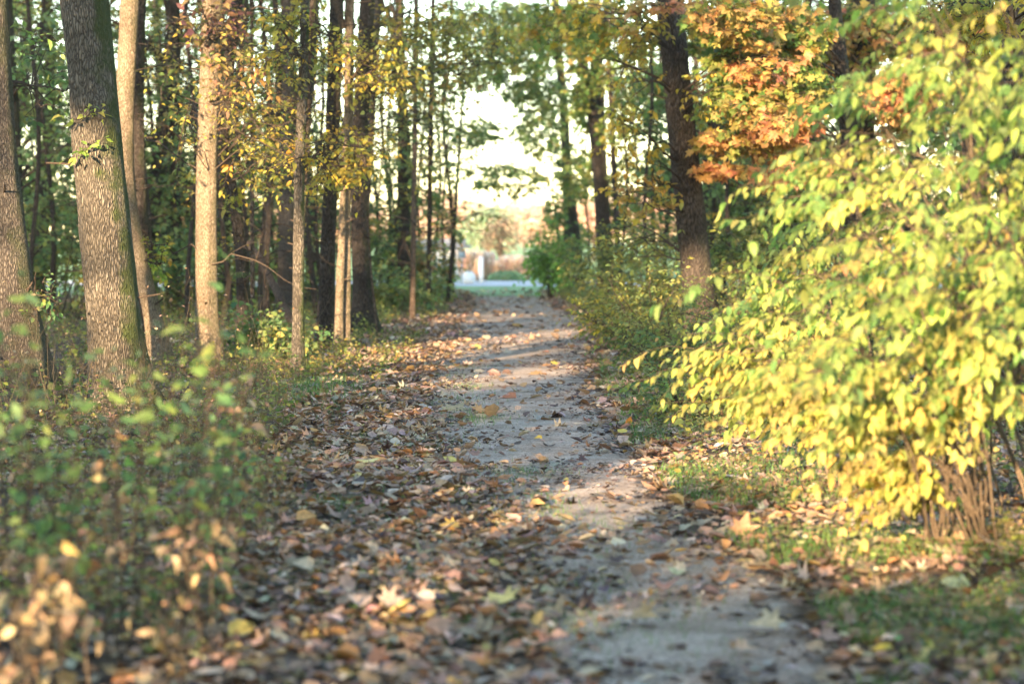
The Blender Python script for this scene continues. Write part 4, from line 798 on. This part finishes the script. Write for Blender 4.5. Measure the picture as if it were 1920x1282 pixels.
# single conspicuous fallen leaves
FL = [(937,1155,.135,(.62,.55,.20),'large pale yellow leaf lying flat at the bottom centre',MAPLE),(800,1158,.10,(.62,.52,.40),'cream leaf lying left of the large pale yellow leaf',ROUND),(735,1165,.11,(.42,.33,.25),'wrinkled beige lobed leaf near the bottom, left of the cream one',MAPLE),
      (690,893,.12,(.62,.58,.24),'pale lemon leaf on the brown carpet left of the path',MAPLE),(1168,823,.10,(.66,.50,.10),'yellow leaf on the right edge of the gravel',ROUND),(1176,806,.09,(.62,.26,.06),'orange leaf standing up behind the yellow one on the right edge',ROUND),
      (1041,687,.11,(.66,.52,.10),'small yellow leaf out on the distant gravel',MAPLE),(1010,835,.08,(.60,.42,.08),'mustard leaf on the middle of the gravel',ROUND),(1388,1015,.13,(.40,.25,.16),'large tan leaf standing up on the right of the path',MAPLE),
      (1790,1136,.17,(.50,.52,.28),'pale green-yellow leaf in the lower right grass',ROUND),(1650,1255,.11,(.66,.46,.05),'bright mustard leaf at the bottom right',ROUND),(1435,1195,.13,(.58,.46,.28),'creamy yellow leaf on bare gravel at the lower right',MAPLE),
      (400,945,.14,(.62,.54,.16),'round yellow leaf at the inner edge of the thicket',ROUND),(1275,985,.10,(.62,.50,.22),'dull yellow leaf on the leafy right side of the gravel',MAPLE),(1160,1040,.12,(.58,.54,.38),'narrow whitish leaf in the middle of the path',ROUND),
      (640,1115,.10,(.62,.50,.42),'curled pinkish cream leaf left of the bottom centre',ROUND),(1450,875,.20,(.40,.22,.13),'big brown leaf lying on the right verge grass',MAPLE),(845,1010,.10,(.55,.38,.10),'golden leaf on the left edge of the gravel',MAPLE),
      (1205,1180,.12,(.50,.34,.16),'tan curled leaf in the leafy strip across the gravel',MAPLE),(905,548,.20,(.62,.60,.28),'pale yellow leaf on the path just before the clearing',MAPLE)]
for (px, py, s_, c, lab, tpl) in FL:
    g = on_ground(G(px, py)); lv = Leaves(); a = rng.uniform(0, 6.28)
    up = 'standing' in lab
    ax = np.array([[.3, .1, 1.]]) if up else np.array([[math.cos(a), math.sin(a), .08]])
    nn = np.array([[.2, -1., .2]]) if up else norm(np.array([[0, -.45, 1.]]))
    lv.add(np.array([[0, 0, .0]])-norm(ax)*s_*(.0 if up else .4), ax, nn, np.array([s_]), np.array([c]), tpl, (.25, .2))
    o = lv.build('fallen_leaf', M_DRYLEAF); o.location = (g[0], g[1], g[2]+(.01 if up else .05)); tag(o, lab, 'leaf', 'single bright fallen leaves')
# fallen sticks
def stick(label, pts, r):
    pts = np.array(pts); n = 14; t = np.linspace(0, 1, n)*(len(pts)-1); i0 = np.minimum(t.astype(int), len(pts)-2); f = (t-i0)[:, None]
    p = pts[i0]*(1-f)+pts[i0+1]*f+rng.normal(0, .008, (n, 3)); p[:, 2] += H(p[:, 0], p[:, 1]); o0 = p[0].copy(); tb = Tubes()
    tb.add(p, np.linspace(r, r*.45, n), 8)
    for k in (4, 8, 11):
        e = p[k]+np.array([rng.uniform(-.25, .25), rng.uniform(-.15, .15), rng.uniform(.03, .2)]); q = np.linspace(0, 1, 5)[:, None]; tb.add(p[k]*(1-q)+e*q, np.linspace(r*.4, r*.15, 5), 5)
    o = tb.build('fallen_branch', B_BROWN, None, o0); o.location = o0; tag(o, label, 'branch', 'fallen branches')
def gz(px, py, z): g = G(px, py); g[2] = z; return g
stick('dark fallen branch lying at the right edge of the path', [gz(1135,742,.03), gz(1180,741,.05), gz(1245,728,.07)], .018)
stick('fallen branch poking from leaves under the sunlit shrub', [gz(1500,835,.04), gz(1560,812,.10), gz(1600,790,.16)], .014)
stick('thin twig standing out of the verge beside the gravel', [gz(1165,705,.0), gz(1175,690,.12), gz(1176,672,.26)], .006)
stick('dead branch across the undergrowth left of the nearer sapling', [gz(700,590,.05), gz(740,588,.16), gz(766,592,.08)], .02)

# ================================================================== UNSEEN LEAF SCREEN BEHIND THE VIEWPOINT (added to shape sun and shade)
targets = []   # sunlit spots of the photo: (px, py, depth, radius)
def lit(px, py, d, r): targets.append((P(px, py, d), r))
def litg(px, py, r): g = G(px, py); targets.append((g, r))
for px in range(1340, 1960, 70):
    for py in range(120, 960, 80):
        if py > 900 or (py < 1180-.62*px) : pass
        if px < 1480 and not (430 < py < 740): continue
        if py < 420-(px-1480)*.75: continue
        
        if py < 400: lit(px+rng.uniform(-30,30), py+rng.uniform(-30,30), 11.6, rng.uniform(.05,.3)) if rng.random() < .75 else None
        else: lit(px, py, 11.8+max(0, (1600-px))*.01, rng.uniform(.2,.42))
for px, py, r in ((190,300,.30),(200,380,.30),(222,600,.34),(226,690,.34),(226,760,.3)): lit(px, py, 21, r)
for py in (80,160,240,300): lit(234, py, 28, .22)
for py in (600,660): lit(296, py, 28, .3)
for py in (250,320,390,450,520,590): lit(388, py, 28.2, .3)
for py in (430,560,660): lit(559, py, 26.6, .12)
for py in (390,450,510,570,630): lit(643, py, 32, .3)
for py in (530,590): lit(774, py, 46, .25)
for py in (530,580): lit(1308, py, 33, .4)
for py in (480,560,640): lit(50, py, 24, .3)
lit(255, 260, 34, .3); lit(640, 330, 31.5, .5); lit(690, 300, 32, .35); lit(610, 590, 33, .14); lit(455, 610, 32, .2)
for a in ((1000,965,.26),(1060,945,.26),(1120,927,.26),(1260,895,.22),(1330,865,.3),(1390,845,.3),(1480,780,.35),(1550,800,.3),(870,663,.3),(960,648,.3),(1040,632,.3),(1110,617,.3),(930,712,.3),(1040,695,.3),(700,670,.4),(790,655,.4),(640,690,.3),(480,690,.3),(1190,605,.4),(1700,930,.3),(1800,900,.3),(1890,930,.3)): litg(*a)
lit(115, 1100, 7.3, .10); lit(60,1180,7.1,.06); 
for k in range(15): lit(rng.choice([rng.uniform(1120,1190), rng.uniform(1370,1750), rng.uniform(1370,1750)]), rng.uniform(10,380), rng.uniform(25,32), rng.uniform(.3,.7))
for k in range(22): lit(rng.uniform(380,760), rng.uniform(20,400), rng.uniform(29,36), rng.uniform(.15,.35))
SHADE = [(1252+.115*y, y, 33, .28) for y in (10,70,130,190,250,310,370,430)]+[(160,y,21,.25) for y in (0,70,140)]+[(10,y,24,.28) for y in (40,140,240,340)]+[(676,y,37,.25) for y in (60,160,260,400,500,590)]+[(398,y,28,.2) for y in (10,80)]+[(625,y,33,.2) for y in (60,160,260)]+[(1590,y,28,.3) for y in (40,120,200)]
def shade_leaf_screen():  # unseen leaf layer shaped for its shadows, with holes toward the sunlit spots
    n = 190000
    x = rng.uniform(-52, 14, n); y = rng.uniform(-15, -7, n); z = rng.uniform(0, 22, n)
    top = 16.5+3*vnoise(x, x*0, 6, 3)
    cl = fbm(x+y*.3, z, 1.6, 2, 21)
    # uneven leaf screen: gaps at random besides the wanted ones
    keep = (z < top) & (cl > .235)
    p = np.stack([x, y, z], 1)[keep]
    SH2 = SHADE[:8]
    for first in (True, False):
        q = []
        for (px, py, d, r) in (SHADE if first else SH2):
            c = P(px, py, d); k = 70 if first else 40; yy_ = rng.uniform(-11, -8, k); t_ = (yy_-c[1])/SUN[1]
            q.append(c[None]+SUN[None]*t_[:, None]+rng.normal(0, r*.6, (k, 3)))  # extra leaves added to block the sun from the SHADE spots
        p = np.concatenate([p]+q)
        if first:
            keep = np.ones(len(p), bool)
            for c, r in targets:
                v = p-c; al = v@SUN; dist = np.linalg.norm(v-al[:, None]*SUN, axis=1)
                keep &= dist > r+.14
            p = p[keep]
    m = len(p)
    lv = Leaves(); lv.add(p, norm(rng.normal(0, 1, (m, 3))), rng.normal(0, 1, (m, 3)), rng.uniform(.22, .48, m), pick(m, DKGREEN+OLIVE), DIAM)
    o = lv.build('shade_leaf_screen', M_LEAF); tag(o, 'unseen leaf screen behind the viewpoint, holed to shape the sunlight', 'light blocker', kind='stuff')
shade_leaf_screen()

# ================================================================== HAZE
def haze(density):
    o = boxes_mesh('haze', [(-320, -60, -1.2, 320, 330, 26)], None)
    m, nt, out = mat_new('haze_air'); v = nt.nodes.new('ShaderNodeVolumePrincipled'); v.inputs['Density'].default_value = density; v.inputs['Color'].default_value = (.9, .93, .96, 1)
    v.inputs['Anisotropy'].default_value = .2
    nt.links.new(v.outputs[0], out.inputs['Volume']); o.data.materials.append(m); tag(o, 'thin pale haze filling the woods and clearing', 'haze', kind='stuff')
HAZE = .00025
if HAZE: haze(HAZE)
# ================================================================== LIGHT, SKY, CAMERA
w = bpy.data.worlds.new('World'); sc.world = w; w.use_nodes = True; nt = w.node_tree
bg = nt.nodes['Background']; sky = nt.nodes.new('ShaderNodeTexSky'); sky.sky_type = 'NISHITA'; sky.sun_disc = False
sky.sun_elevation = SUN_EL; az = math.atan2(-SUN[0], -SUN[1]); sky.sun_rotation = az % (2*math.pi); sky.air_density = 1.0; sky.dust_density = .4
nt.links.new(sky.outputs[0], bg.inputs['Color']); bg.inputs['Strength'].default_value = .135
sd = bpy.data.lights.new('sun', 'SUN'); sd.energy = 4.5; sd.angle = math.radians(.5); sd.color = (1, .72, .44)
so_ = bpy.data.objects.new('sun', sd); COL.objects.link(so_)
from mathutils import Vector
so_.rotation_euler = Vector(SUN).to_track_quat('-Z', 'Y').to_euler(); so_.location = (-20, -60, 30)
cd = bpy.data.cameras.new('camera'); cam = bpy.data.objects.new('camera', cd); COL.objects.link(cam); sc.camera = cam
cd.sensor_width = 36; cd.lens = FPX/1920*36; cd.clip_end = 3000; cd.clip_start = .1
cam.location = (0, 0, CH); cam.rotation_euler = (math.pi/2-PITCH, 0, 0)
cd.dof.use_dof = True; cd.dof.focus_distance = 20.5; cd.dof.aperture_fstop = 2.1
sc.view_settings.view_transform = 'Standard'; sc.view_settings.look = 'None'; sc.view_settings.gamma = 1; sc.view_settings.exposure = 2.65
sc.view_settings.use_white_balance = True; sc.view_settings.white_balance_temperature = 6550; sc.view_settings.white_balance_tint = 10
sc.cycles.max_bounces = 6; sc.cycles.diffuse_bounces = 3; sc.cycles.transmission_bounces = 4; sc.cycles.use_denoising = True
